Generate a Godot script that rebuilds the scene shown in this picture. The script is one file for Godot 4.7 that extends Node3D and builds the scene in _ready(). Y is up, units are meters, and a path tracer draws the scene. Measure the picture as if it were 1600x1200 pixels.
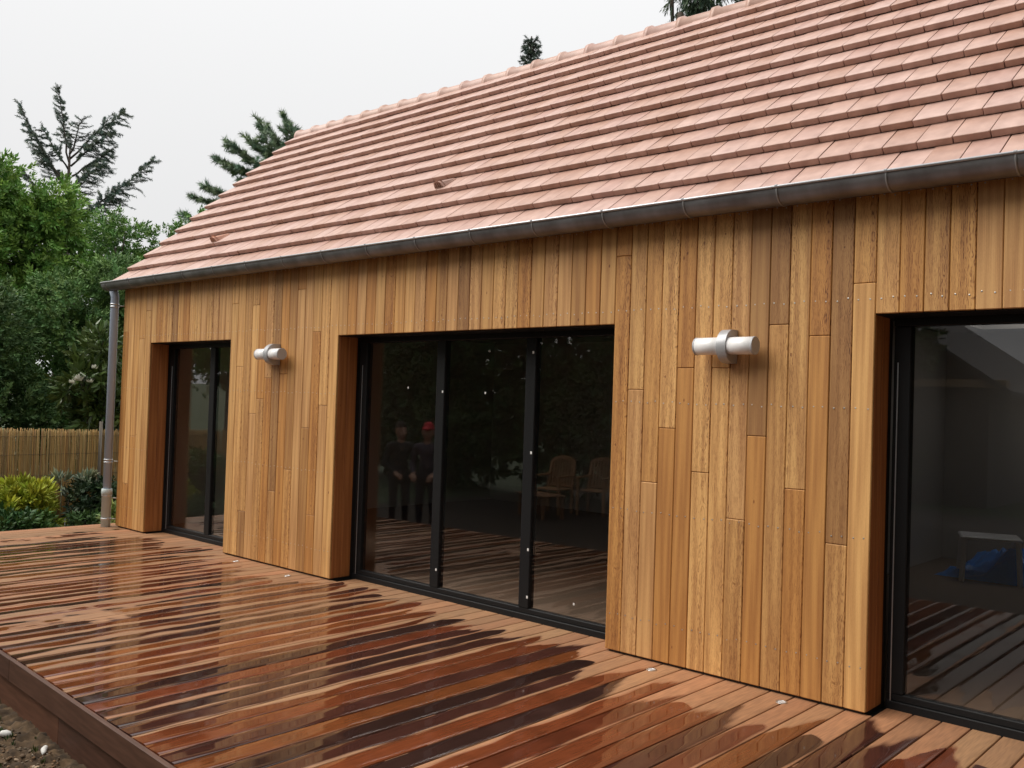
extends Node3D
# A timber-clad house with a tiled roof and a rain-wet deck, overcast daylight.

const EYE := Vector3(10.6761, 1.6062, 4.961)
var rng := RandomNumberGenerator.new()
var taken := {}
var house: Node3D
var cam: Camera3D

# ------------------------------------------------------------------ helpers
func numbered(called: String) -> String:
	var n: int = taken.get(called, 0)
	taken[called] = n + 1
	return called if n == 0 else "%s_%03d" % [called, n]

func lin(r: float, g: float, b: float, a := 1.0) -> Color:
	var c := Color(r, g, b).linear_to_srgb()
	c.a = a
	return c

func mat(r: float, g: float, b: float, rough := 0.6, metal := 0.0) -> StandardMaterial3D:
	var m := StandardMaterial3D.new()
	m.albedo_color = lin(r, g, b)
	m.roughness = rough
	m.metallic = metal
	return m

func tag(o: Node3D, label: String, category: String, group := "") -> void:
	o.set_meta("label", label)
	o.set_meta("category", category)
	if group != "":
		o.set_meta("group", group)

func thing(called: String, label: String, category: String, at := Vector3.ZERO, turn := 0.0, group := "") -> Node3D:
	var o := Node3D.new()
	o.name = numbered(called)
	add_child(o)
	o.position = at
	o.rotation.y = turn
	tag(o, label, category, group)
	return o

func part(called: String, m: Mesh, mt: Material, parent: Node3D) -> MeshInstance3D:
	var o := MeshInstance3D.new()
	o.name = called
	o.mesh = m
	o.material_override = mt
	parent.add_child(o, true)
	return o

func structure(called: String, m: Mesh, mt: Material) -> MeshInstance3D:
	var o := part(numbered(called), m, mt, self)
	o.set_meta("kind", "structure")
	return o

func flat_tool() -> SurfaceTool:
	var st := SurfaceTool.new()
	st.begin(Mesh.PRIMITIVE_TRIANGLES)
	st.set_smooth_group(-1)
	return st

func smooth_tool() -> SurfaceTool:
	var st := SurfaceTool.new()
	st.begin(Mesh.PRIMITIVE_TRIANGLES)
	st.set_smooth_group(0)
	return st

func done(st: SurfaceTool) -> ArrayMesh:
	st.generate_normals()
	return st.commit()

# uv: how positions become texture coordinates, [mode, origin x, origin y, scale x, scale y]
var uvm: Array = []
func vtx(st: SurfaceTool, p: Vector3) -> void:
	if uvm.size():
		var a := p.x
		var b := p.y
		if uvm[0] == 1:
			a = p.z
		elif uvm[0] == 2:
			b = p.z
		st.set_uv(Vector2((a - uvm[1]) * uvm[3], (b - uvm[2]) * uvm[4]))
	st.add_vertex(p)

# counter-clockwise seen from outside
func tri(st: SurfaceTool, a: Vector3, b: Vector3, c: Vector3) -> void:
	vtx(st, a)
	vtx(st, c)
	vtx(st, b)

func quad(st: SurfaceTool, a: Vector3, b: Vector3, c: Vector3, d: Vector3) -> void:
	tri(st, a, b, c)
	tri(st, a, c, d)

func box(st: SurfaceTool, lo: Vector3, hi: Vector3, t := Transform3D.IDENTITY) -> void:
	var v: Array[Vector3] = []
	for i in 8:
		v.append(t * Vector3(hi.x if i & 1 else lo.x, hi.y if i & 2 else lo.y, hi.z if i & 4 else lo.z))
	quad(st, v[4], v[5], v[7], v[6])
	quad(st, v[1], v[0], v[2], v[3])
	quad(st, v[5], v[1], v[3], v[7])
	quad(st, v[0], v[4], v[6], v[2])
	quad(st, v[6], v[7], v[3], v[2])
	quad(st, v[0], v[1], v[5], v[4])

# box with chamfered edges (44 triangles)
func cbox(st: SurfaceTool, lo: Vector3, hi: Vector3, c := 0.004, t := Transform3D.IDENTITY) -> void:
	var mid := (lo + hi) / 2.0
	var h := (hi - lo) / 2.0
	c = minf(c, minf(h.x, minf(h.y, h.z)) * 0.9)
	var pt := func(s: Vector3, axis: int) -> Vector3:
		var k := Vector3(h.x - c, h.y - c, h.z - c)
		k[axis] = h[axis]
		return t * (mid + Vector3(s.x * k.x, s.y * k.y, s.z * k.z))
	for axis in 3:
		var u := (axis + 1) % 3
		var w := (axis + 2) % 3
		for s in [-1.0, 1.0]:
			var q: Array[Vector3] = []
			for o in [[-1.0, -1.0], [1.0, -1.0], [1.0, 1.0], [-1.0, 1.0]]:
				var sg := Vector3.ZERO
				sg[axis] = s
				sg[u] = o[0]
				sg[w] = o[1]
				q.append(pt.call(sg, axis))
			if s > 0:
				quad(st, q[0], q[1], q[2], q[3])
			else:
				quad(st, q[3], q[2], q[1], q[0])
		# edges that run along this axis
		for a in [-1.0, 1.0]:
			for b in [-1.0, 1.0]:
				var e0 := Vector3.ZERO
				e0[u] = a
				e0[w] = b
				var e1 := e0
				e0[axis] = -1.0
				e1[axis] = 1.0
				var p0: Vector3 = pt.call(e0, u)
				var p1: Vector3 = pt.call(e1, u)
				var p2: Vector3 = pt.call(e1, w)
				var p3: Vector3 = pt.call(e0, w)
				if a * b > 0:
					quad(st, p3, p2, p1, p0)
				else:
					quad(st, p0, p1, p2, p3)
	for i in 8:
		var s3 := Vector3(1 if i & 1 else -1, 1 if i & 2 else -1, 1 if i & 4 else -1)
		var a0: Vector3 = pt.call(s3, 0)
		var a1: Vector3 = pt.call(s3, 1)
		var a2: Vector3 = pt.call(s3, 2)
		if s3.x * s3.y * s3.z > 0:
			tri(st, a0, a1, a2)
		else:
			tri(st, a2, a1, a0)

# a bar of section w x h between two points
func bar(st: SurfaceTool, a: Vector3, b: Vector3, w: float, h: float, c := 0.003) -> void:
	var z := (b - a).normalized()
	var x := Vector3.UP.cross(z)
	x = Vector3.RIGHT if x.length() < 0.01 else x.normalized()
	var y := z.cross(x)
	cbox(st, Vector3(-w / 2, -h / 2, 0), Vector3(w / 2, h / 2, (b - a).length()), c, Transform3D(Basis(x, y, z), a))

func tube(st: SurfaceTool, pts: Array, radii: Array, sides := 8, capped := true) -> void:
	var rings := []
	for i in pts.size():
		var d: Vector3 = (pts[mini(i + 1, pts.size() - 1)] - pts[maxi(i - 1, 0)]).normalized()
		var x := d.cross(Vector3(0.31, 0.2, 0.93)).normalized()
		var y := d.cross(x)
		var ring: Array[Vector3] = []
		for k in sides:
			var a := TAU * k / sides
			ring.append(pts[i] + (x * cos(a) + y * sin(a)) * radii[i])
		rings.append(ring)
	for i in pts.size() - 1:
		for k in sides:
			var n := (k + 1) % sides
			quad(st, rings[i][k], rings[i][n], rings[i + 1][n], rings[i + 1][k])
	if capped:
		for k in range(1, sides - 1):
			tri(st, rings[0][0], rings[0][k + 1], rings[0][k])
			tri(st, rings[-1][0], rings[-1][k], rings[-1][k + 1])

func noise(sd: int, freq := 1.0, octaves := 1) -> FastNoiseLite:
	var n := FastNoiseLite.new()
	n.seed = sd
	n.noise_type = FastNoiseLite.TYPE_SIMPLEX_SMOOTH
	n.frequency = freq
	n.fractal_type = FastNoiseLite.FRACTAL_FBM if octaves > 1 else FastNoiseLite.FRACTAL_NONE
	n.fractal_octaves = octaves
	return n

func noise_tex(sd: int, freq: float, octaves: int, lo: Color, hi: Color, size := 512, normal := false) -> NoiseTexture2D:
	var t := NoiseTexture2D.new()
	t.width = size
	t.height = size
	t.seamless = true
	t.noise = noise(sd, freq, octaves)
	if normal:
		t.as_normal_map = true
		t.bump_strength = 6.0
	else:
		var g := Gradient.new()
		g.set_color(0, lo)
		g.set_color(1, hi)
		t.color_ramp = g
	return t

# ------------------------------------------------------------------ wood
# variants of board grain: ring pattern of a saw cut through a trunk, with fibre streaks
func wood_image(sd: int, figure: float, knots: int) -> ImageTexture:
	var w := 96
	var h := 1024
	var data := PackedByteArray()
	data.resize(w * h * 3)
	var r := RandomNumberGenerator.new()
	r.seed = sd
	var fibre := noise(sd * 7 + 1, 1.0)
	var warp := noise(sd * 7 + 2, 1.0)
	# where the cut lies in the trunk: the figure runs along one side or down the middle
	var c := 0.0625 + r.randf_range(-0.075, 0.075)
	var d := r.randf_range(-0.03, 0.02)
	var tilt := r.randf_range(0.010, 0.026)
	var rings := r.randf_range(120.0, 190.0)
	var reach := r.randf_range(0.035, 0.11)
	if figure < 0.1:
		c = r.randf_range(0.25, 0.5) * (1.0 if r.randf() < 0.5 else -1.0)
		tilt *= 0.3
		rings = r.randf_range(200.0, 300.0)
	var kn := []
	for i in knots:
		kn.append(Vector3(r.randf_range(0.02, 0.105), r.randf_range(0.1, 2.7), r.randf_range(0.004, 0.009)))
	var i3 := 0
	for j in h:
		var v := j * 2.84 / h
		var sway := 0.014 * warp.get_noise_2d(v * 1.6, 3.0)
		var dd := d + v * tilt + 0.010 * warp.get_noise_2d(v * 3.0, 9.0) + 0.003 * warp.get_noise_2d(v * 14.0, 29.0)
		for i in w:
			var u := i * 0.125 / w
			var uu := u - c + sway
			var rad := sqrt(uu * uu + dd * dd)
			var kd := 0.0
			for k in kn:
				var q := Vector2((u - k.x) * 1.0, (v - k.y) * 0.55).length()
				rad += 0.016 * exp(-q * q / (k.z * k.z * 6.0))
				kd = maxf(kd, 1.0 - smoothstep(k.z * 0.3, k.z * 1.2, q))
			var f1 := fibre.get_noise_2d(u * 300.0, v * 1.6)
			var f2 := fibre.get_noise_2d(u * 200.0 + 40.0, v * 8.5)
			var f3 := warp.get_noise_2d(u * 22.0, v * 0.9 + 70.0)
			var f4 := warp.get_noise_2d(u * 60.0 + 200.0, v * 30.0)
			var ph := rad * rings + 0.22 * f2 + 0.35 * f3 + 0.25 * f4
			var fr := ph - floorf(ph)
			var late := smoothstep(0.40, 0.90, fr) * (1.0 - smoothstep(0.94, 1.0, fr))
			var dash := smoothstep(-0.30, 0.45, f2 + 0.35 * f4)
			var seen := figure * (1.0 - smoothstep(reach * 0.6, reach * 1.5, absf(uu)))
			var dark := (0.15 + 0.52 * seen * dash) * late + 0.13 * f1 + 0.24 * f3 + 0.55 * kd
			var k2 := clampf(1.0 - dark, 0.12, 1.2)
			# sRGB bytes of a cedar tan that goes redder as it darkens
			data[i3] = clampi(int(210.0 * pow(k2, 0.42)), 0, 255)
			data[i3 + 1] = clampi(int(161.0 * pow(k2, 0.58)), 0, 255)
			data[i3 + 2] = clampi(int(100.0 * pow(k2, 0.70)), 0, 255)
			i3 += 3
	return ImageTexture.create_from_image(Image.create_from_data(w, h, false, Image.FORMAT_RGB8, data))

var reveal_wood: Array = []
var plain_wood: Array = []   # materials by grain kind
var fleck_wood: Array = []
func make_wood() -> void:
	var tints := [Vector3(1.0, 1.0, 1.0), Vector3(0.95, 0.93, 0.91), Vector3(0.86, 0.82, 0.78), Vector3(0.99, 0.96, 0.91), Vector3(0.93, 0.87, 0.78), Vector3(1.05, 1.05, 1.09), Vector3(0.81, 0.78, 0.77), Vector3(0.98, 0.97, 1.0), Vector3(0.92, 0.85, 0.75)]
	var plains := [wood_image(11, 0.0, 1), wood_image(12, 0.04, 2), wood_image(13, 0.0, 0), wood_image(14, 0.08, 3), wood_image(15, 0.05, 1), wood_image(16, 0.0, 2)]
	var flecks := [wood_image(21, 0.9, 1), wood_image(22, 1.1, 2), wood_image(23, 0.8, 0), wood_image(24, 1.1, 1), wood_image(25, 0.7, 2), wood_image(26, 1.0, 3), wood_image(27, 0.9, 0)]
	for set_ in [[plains, plain_wood], [flecks, fleck_wood]]:
		for i in set_[0].size():
			for k in tints.size():
				var m := StandardMaterial3D.new()
				m.albedo_texture = set_[0][i]
				m.albedo_color = Color(minf(1, tints[k].x * 0.95), minf(1, tints[k].y * 0.95), minf(1, tints[k].z * 0.95))
				m.roughness = 0.62
				m.heightmap_enabled = true
				m.heightmap_texture = set_[0][i]
				m.heightmap_scale = 0.12
				set_[1].append(m)

# redder boards in the reveals; the tint also paints in the recess shade
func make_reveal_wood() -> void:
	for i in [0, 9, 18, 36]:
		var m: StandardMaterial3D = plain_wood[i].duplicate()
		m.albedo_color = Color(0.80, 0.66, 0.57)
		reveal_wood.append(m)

func board_material(fleck_share := 0.45) -> Material:
	var pool := fleck_wood if rng.randf() < fleck_share else plain_wood
	return pool[rng.randi() % pool.size()]

# ------------------------------------------------------------------ the house
const CLAD_LOW := 0.015
const CLAD_TOP := 2.845
const HEAD := 2.15
const DOORS := [[0.683, 2.37], [4.126, 7.10], [8.817, 11.3]]
const END_X := 12.0
const GLASS := -0.255
const JOINTS := [[7.13, 2.6], [7.25, 1.72], [7.52, 1.48], [7.65, 1.86], [7.91, 1.86], [8.3, 2.11], [8.56, 2.04], [8.78, 2.32], [8.18, 1.46], [7.38, 1.13], [7.79, 1.22], [8.04, 0.96], [8.44, 1.17], [8.68, 0.89],
	[2.40, 2.51], [2.87, 2.48], [3.53, 2.59], [3.8, 2.19], [2.5, 1.88], [3.02, 1.77], [3.95, 1.53], [2.76, 1.42], [3.26, 1.81], [3.2, 0.7], [2.67, 0.46], [3.45, 0.92], [3.7, 1.32], [3.84, 0.54], [0.06, 2.29], [0.39, 1.08], [0.5, 2.2]]

func plank(x0: float, x1: float, y0: float, y1: float, parent: Node3D) -> void:
	var st := flat_tool()
	var off := rng.randf_range(0.0, maxf(0.0, 2.84 - (y1 - y0)))
	uvm = [0, x0, y0 - off, 1.0 / (x1 - x0), 1.0 / 2.84]
	var proud := rng.randf_range(-0.0012, 0.0012)
	cbox(st, Vector3(x0 + 0.0016, y0 + 0.0008, -0.02), Vector3(x1 - 0.0016, y1 - 0.0008, proud), 0.0042)
	uvm = []
	part("plank", done(st), board_material(0.52 if x0 > 4.4 else 0.35), parent)

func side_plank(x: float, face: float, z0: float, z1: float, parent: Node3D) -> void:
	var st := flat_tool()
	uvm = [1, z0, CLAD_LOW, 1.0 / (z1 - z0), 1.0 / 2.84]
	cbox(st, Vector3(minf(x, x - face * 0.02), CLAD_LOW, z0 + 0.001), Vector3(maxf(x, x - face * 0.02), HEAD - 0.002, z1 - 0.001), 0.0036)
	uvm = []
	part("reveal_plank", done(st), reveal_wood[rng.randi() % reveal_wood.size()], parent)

func build_walls() -> void:
	var dark := mat(0.03, 0.028, 0.027, 0.8)
	var plaster := mat(0.42, 0.39, 0.35, 0.9)
	var st := flat_tool()
	# structural wall behind the cladding, from pier to pier and over the openings
	var spans := [[0.03, DOORS[0][0]], [DOORS[0][1], DOORS[1][0]], [DOORS[1][1], DOORS[2][0]], [DOORS[2][1], END_X - 0.03]]
	for s in spans:
		var a: float = s[0] + (0.022 if s[0] > 0.1 else 0.0)
		var b: float = s[1] - (0.022 if s[1] < 11.9 else 0.0)
		box(st, Vector3(a, -0.30, -0.33), Vector3(b, 2.86, -0.0215))
	for d in DOORS:
		box(st, Vector3(d[0] - 0.022, HEAD + 0.004, -0.33), Vector3(d[1] + 0.022, 2.86, -0.0215))
		box(st, Vector3(d[0] - 0.022, -0.30, -0.33), Vector3(d[1] + 0.022, -0.03, -0.05))
	var wall := part("wall", done(st), dark, house)
	# cladding
	var edges: Array[float] = []
	var bounds := [0.0, DOORS[0][0], DOORS[0][1], DOORS[1][0], DOORS[1][1], DOORS[2][0], DOORS[2][1], END_X]
	for i in bounds.size() - 1:
		var n := maxi(1, roundi((bounds[i + 1] - bounds[i]) / 0.1245))
		var w: float = (bounds[i + 1] - bounds[i]) / n
		var over := i % 2 == 1
		for k in n:
			var x0: float = bounds[i] + w * k
			var x1: float = x0 + w
			if over:
				plank(x0, x1, HEAD, CLAD_TOP, wall)
				continue
			var cuts: Array[float] = [CLAD_LOW]
			for j in JOINTS:
				if j[0] >= x0 and j[0] < x1:
					cuts.append(j[1])
			if cuts.size() == 1 and rng.randf() < 0.35:
				cuts.append(rng.randf_range(0.5, 2.6))
			cuts.append(CLAD_TOP)
			cuts.sort()
			for q in cuts.size() - 1:
				plank(x0, x1, cuts[q], cuts[q + 1], wall)
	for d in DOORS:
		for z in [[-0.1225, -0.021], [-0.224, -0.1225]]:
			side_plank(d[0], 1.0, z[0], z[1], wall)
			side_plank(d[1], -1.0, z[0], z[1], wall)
	# stainless screws, two to a board
	var sc := smooth_tool()
	for y in [0.25, 0.94, 1.64, 2.235, 2.79]:
		for i in bounds.size() - 1:
			if i % 2 == 1 and y < HEAD + 0.03:
				continue
			var n2 := maxi(1, roundi((bounds[i + 1] - bounds[i]) / 0.1245))
			var w2: float = (bounds[i + 1] - bounds[i]) / n2
			for k in n2:
				for e in [0.26, 0.76]:
					var at := Vector3(bounds[i] + w2 * (k + e) + rng.randf_range(-0.006, 0.006), y + rng.randf_range(-0.008, 0.008), 0.0008)
					var top := at + Vector3(0, 0, 0.0018)
					for q in 7:
						var a0 := TAU * q / 7
						var a1 := TAU * (q + 1) / 7
						tri(sc, top, at + Vector3(cos(a0), sin(a0), 0) * 0.0048, at + Vector3(cos(a1), sin(a1), 0) * 0.0048)
	var screws := part("screw_heads", done(sc), mat(0.55, 0.53, 0.50, 0.35, 0.9), wall)
	screws.set_meta("kind", "stuff")
	# other outer walls, floor and ceiling; light enters by glass and added roof hole
	st = flat_tool()
	box(st, Vector3(0.0, -0.30, -6.2), Vector3(0.2, 2.86, -0.332))
	box(st, Vector3(END_X - 0.2, -0.30, -6.2), Vector3(END_X, 2.86, -0.332))
	box(st, Vector3(0.0, -0.30, -6.45), Vector3(END_X, 2.86, -6.202))
	part("outer_wall", done(st), plaster, house)
	st = flat_tool()
	box(st, Vector3(7.2, 0.01, -6.198), Vector3(7.32, 2.56, -0.335))
	part("partition_wall", done(st), mat(0.42, 0.39, 0.35, 0.9), house)
	st = flat_tool()
	box(st, Vector3(0.2, -0.30, -6.2), Vector3(END_X - 0.2, 0.005, -0.34))
	part("floor", done(st), mat(0.16, 0.11, 0.075, 0.6), house)
	st = flat_tool()
	box(st, Vector3(0.2, 2.57, -4.65), Vector3(END_X - 0.2, 2.7, -0.332))
	box(st, Vector3(0.2, 2.57, -6.2), Vector3(END_X - 0.2, 2.7, -5.8))
	box(st, Vector3(0.2, 2.57, -5.799), Vector3(7.8, 2.7, -4.651))
	box(st, Vector3(8.9, 2.57, -5.799), Vector3(END_X - 0.2, 2.7, -4.651))
	part("ceiling", done(st), mat(0.42, 0.39, 0.35, 0.9), house)
	# lined shaft up to an unseen roof opening, added to light stool and sheet
	st = flat_tool()
	for x in [7.76, 8.902]:
		box(st, Vector3(x, 2.701, -5.8), Vector3(x + 0.038, 3.25, -4.65))
	box(st, Vector3(7.8, 2.701, -4.648), Vector3(8.9, 3.90, -4.61))
	box(st, Vector3(7.8, 2.701, -5.84), Vector3(8.9, 3.23, -5.802))
	part("added_light_shaft", done(st), mat(0.6, 0.6, 0.6, 0.9), house)
	# gable triangles above the end walls
	st = flat_tool()
	for x in [0.0, END_X - 0.2]:
		var a := Vector3(x, 2.862, -0.02)
		var b := Vector3(x, 5.16, -2.42)
		var c := Vector3(x, 2.862, -6.45)
		var o := Vector3(0.2, 0, 0)
		tri(st, a, b, c)
		tri(st, a + o, c + o, b + o)
		quad(st, a, a + o, b + o, b)
		quad(st, b, b + o, c + o, c)
	part("gable", done(st), plaster, house)

func pane_box(x0: float, x1: float, y0: float, y1: float, z: float, glass: Material, parent: Node3D) -> void:
	var st := flat_tool()
	box(st, Vector3(x0, y0, z - 0.012), Vector3(x1, y1, z))
	part("pane", done(st), glass, parent)

func build_doors() -> void:
	var frame := mat(0.011, 0.0115, 0.0125, 0.5)
	frame.metallic_specular = 0.3
	var alu := mat(0.45, 0.47, 0.5, 0.35, 0.8)
	var glass := StandardMaterial3D.new()
	glass.transparency = BaseMaterial3D.TRANSPARENCY_ALPHA
	glass.albedo_color = Color(0.02, 0.02, 0.02, 0.0)
	glass.roughness = 0.0
	var white := mat(0.75, 0.75, 0.73, 0.5)
	var specs := [
		{"x0": 0.683, "x1": 2.37, "posts": [[0.705, 0.80], [1.58, 1.68], [2.295, 2.348]], "strip": 0.757},
		{"x0": 4.126, "x1": 7.10, "posts": [[4.148, 4.25], [5.15, 5.25], [6.125, 6.225], [7.03, 7.078]], "strip": 4.192},
		{"x0": 8.817, "x1": 11.3, "posts": [[8.839, 8.93], [10.0, 10.10], [11.2, 11.278]], "strip": 8.86}]
	for s in specs:
		var d := Node3D.new()
		d.name = "sliding_door"
		house.add_child(d, true)
		var st := flat_tool()
		cbox(st, Vector3(s.x0 + 0.022, HEAD - 0.05, -0.31), Vector3(s.x1 - 0.022, HEAD + 0.002, -0.226), 0.004)
		part("frame", done(st), frame, d)
		st = flat_tool()
		cbox(st, Vector3(s.x0 + 0.022, -0.02, -0.31), Vector3(s.x1 - 0.022, 0.045, -0.226), 0.004)
		part("sill", done(st), frame, d)
		st = flat_tool()
		cbox(st, Vector3(s.x0 + 0.001, HEAD - 0.006, -0.2255), Vector3(s.x1 - 0.001, HEAD + 0.0035, -0.0215), 0.002)
		part("soffit", done(st), frame, d)
		st = flat_tool()
		cbox(st, Vector3(s.x0 + 0.022, 0.045, -0.30), Vector3(s.x1 - 0.022, 0.085, -0.238), 0.004)
		part("bottom_rail", done(st), frame, d)
		for p in s.posts:
			st = flat_tool()
			cbox(st, Vector3(p[0], 0.085, -0.30), Vector3(p[1], HEAD - 0.05, -0.234), 0.005)
			part("post", done(st), frame, d)
		for i in s.posts.size() - 1:
			pane_box(s.posts[i][1] - 0.001, s.posts[i + 1][0] + 0.001, 0.084, HEAD - 0.049, GLASS, glass, d)
		st = flat_tool()
		cbox(st, Vector3(s.strip, 0.04, -0.2335), Vector3(s.strip + 0.006, HEAD - 0.25, -0.229), 0.001)
		part("guide_strip", done(st), alu, d)
		if s.x0 > 4.0 and s.x0 < 5.0:
			for q in [[5.225, 1.67], [6.19, 1.98], [6.20, 1.23], [6.20, 0.51], [6.205, 0.16], [5.22, 0.22]]:
				st = flat_tool()
				cbox(st, Vector3(q[0], q[1], -0.2345), Vector3(q[0] + 0.016, q[1] + 0.020, -0.232), 0.001)
				part("sticker", done(st), white, d)
			for q in [[5.69, 1.67], [6.63, 0.18], [5.72, 2.0], [4.78, 1.7]]:
				st = flat_tool()
				cbox(st, Vector3(q[0], q[1], GLASS + 0.0005), Vector3(q[0] + 0.014, q[1] + 0.016, GLASS + 0.002), 0.0005)
				part("sticker", done(st), white, d)

# one interlocking clay tile: x across, y off the roof plane, z down the slope, nose at z = 0
func tile_mesh(w: float, sd: int) -> ArrayMesh:
	var r := RandomNumberGenerator.new()
	r.seed = sd
	var st := flat_tool()
	var prof := [Vector2(-0.30, 0.0), Vector2(-0.30, 0.012), Vector2(-0.007, 0.0660 + r.randf_range(-0.001, 0.001)), Vector2(-0.003, 0.065), Vector2(-0.0005, 0.063), Vector2(0.0, 0.060), Vector2(-0.002, 0.025), Vector2(-0.008, 0.021)]
	var xs := [0.0026, 0.006, w - 0.006, w - 0.0026]
	var drop := [0.002, 0.0, 0.0, 0.002]
	var p := func(i: int, k: int) -> Vector3:
		var q: Vector2 = prof[k]
		var f: float = drop[i]
		var y := q.y
		var z := q.x
		if k >= 2 and k <= 4:
			y -= f
		if k >= 4 and k <= 6:
			z -= f * 0.6
		return Vector3(xs[i], y, z)
	for i in 3:
		for k in prof.size() - 1:
			if i != 1 and (k == 0 or k == 6):
				continue
			quad(st, p.call(i, k + 1), p.call(i + 1, k + 1), p.call(i + 1, k), p.call(i, k))
	for k in range(1, prof.size() - 1):
		tri(st, p.call(0, 0), p.call(0, k + 1), p.call(0, k))
		tri(st, p.call(3, 0), p.call(3, k), p.call(3, k + 1))
	# small drip lugs under the nose
	for x in [w * 0.25, w * 0.75]:
		var a := Vector3(x - 0.009, 0.026, -0.006)
		var b := Vector3(x + 0.009, 0.026, -0.006)
		var c := Vector3(x, 0.010, -0.010)
		tri(st, b, a, c)
		tri(st, a + Vector3(0, 0, -0.02), b + Vector3(0, 0, -0.02), c)
		tri(st, a, a + Vector3(0, 0, -0.02), c)
		tri(st, b + Vector3(0, 0, -0.02), b, c)
	return done(st)

func clay(r: float, g: float, b: float, tex: Texture2D) -> StandardMaterial3D:
	var m := mat(r, g, b, 0.40)
	m.albedo_texture = tex
	m.uv1_triplanar = true
	m.uv1_world_triplanar = true
	m.uv1_scale = Vector3(1.3, 1.3, 1.3)
	return m

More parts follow.
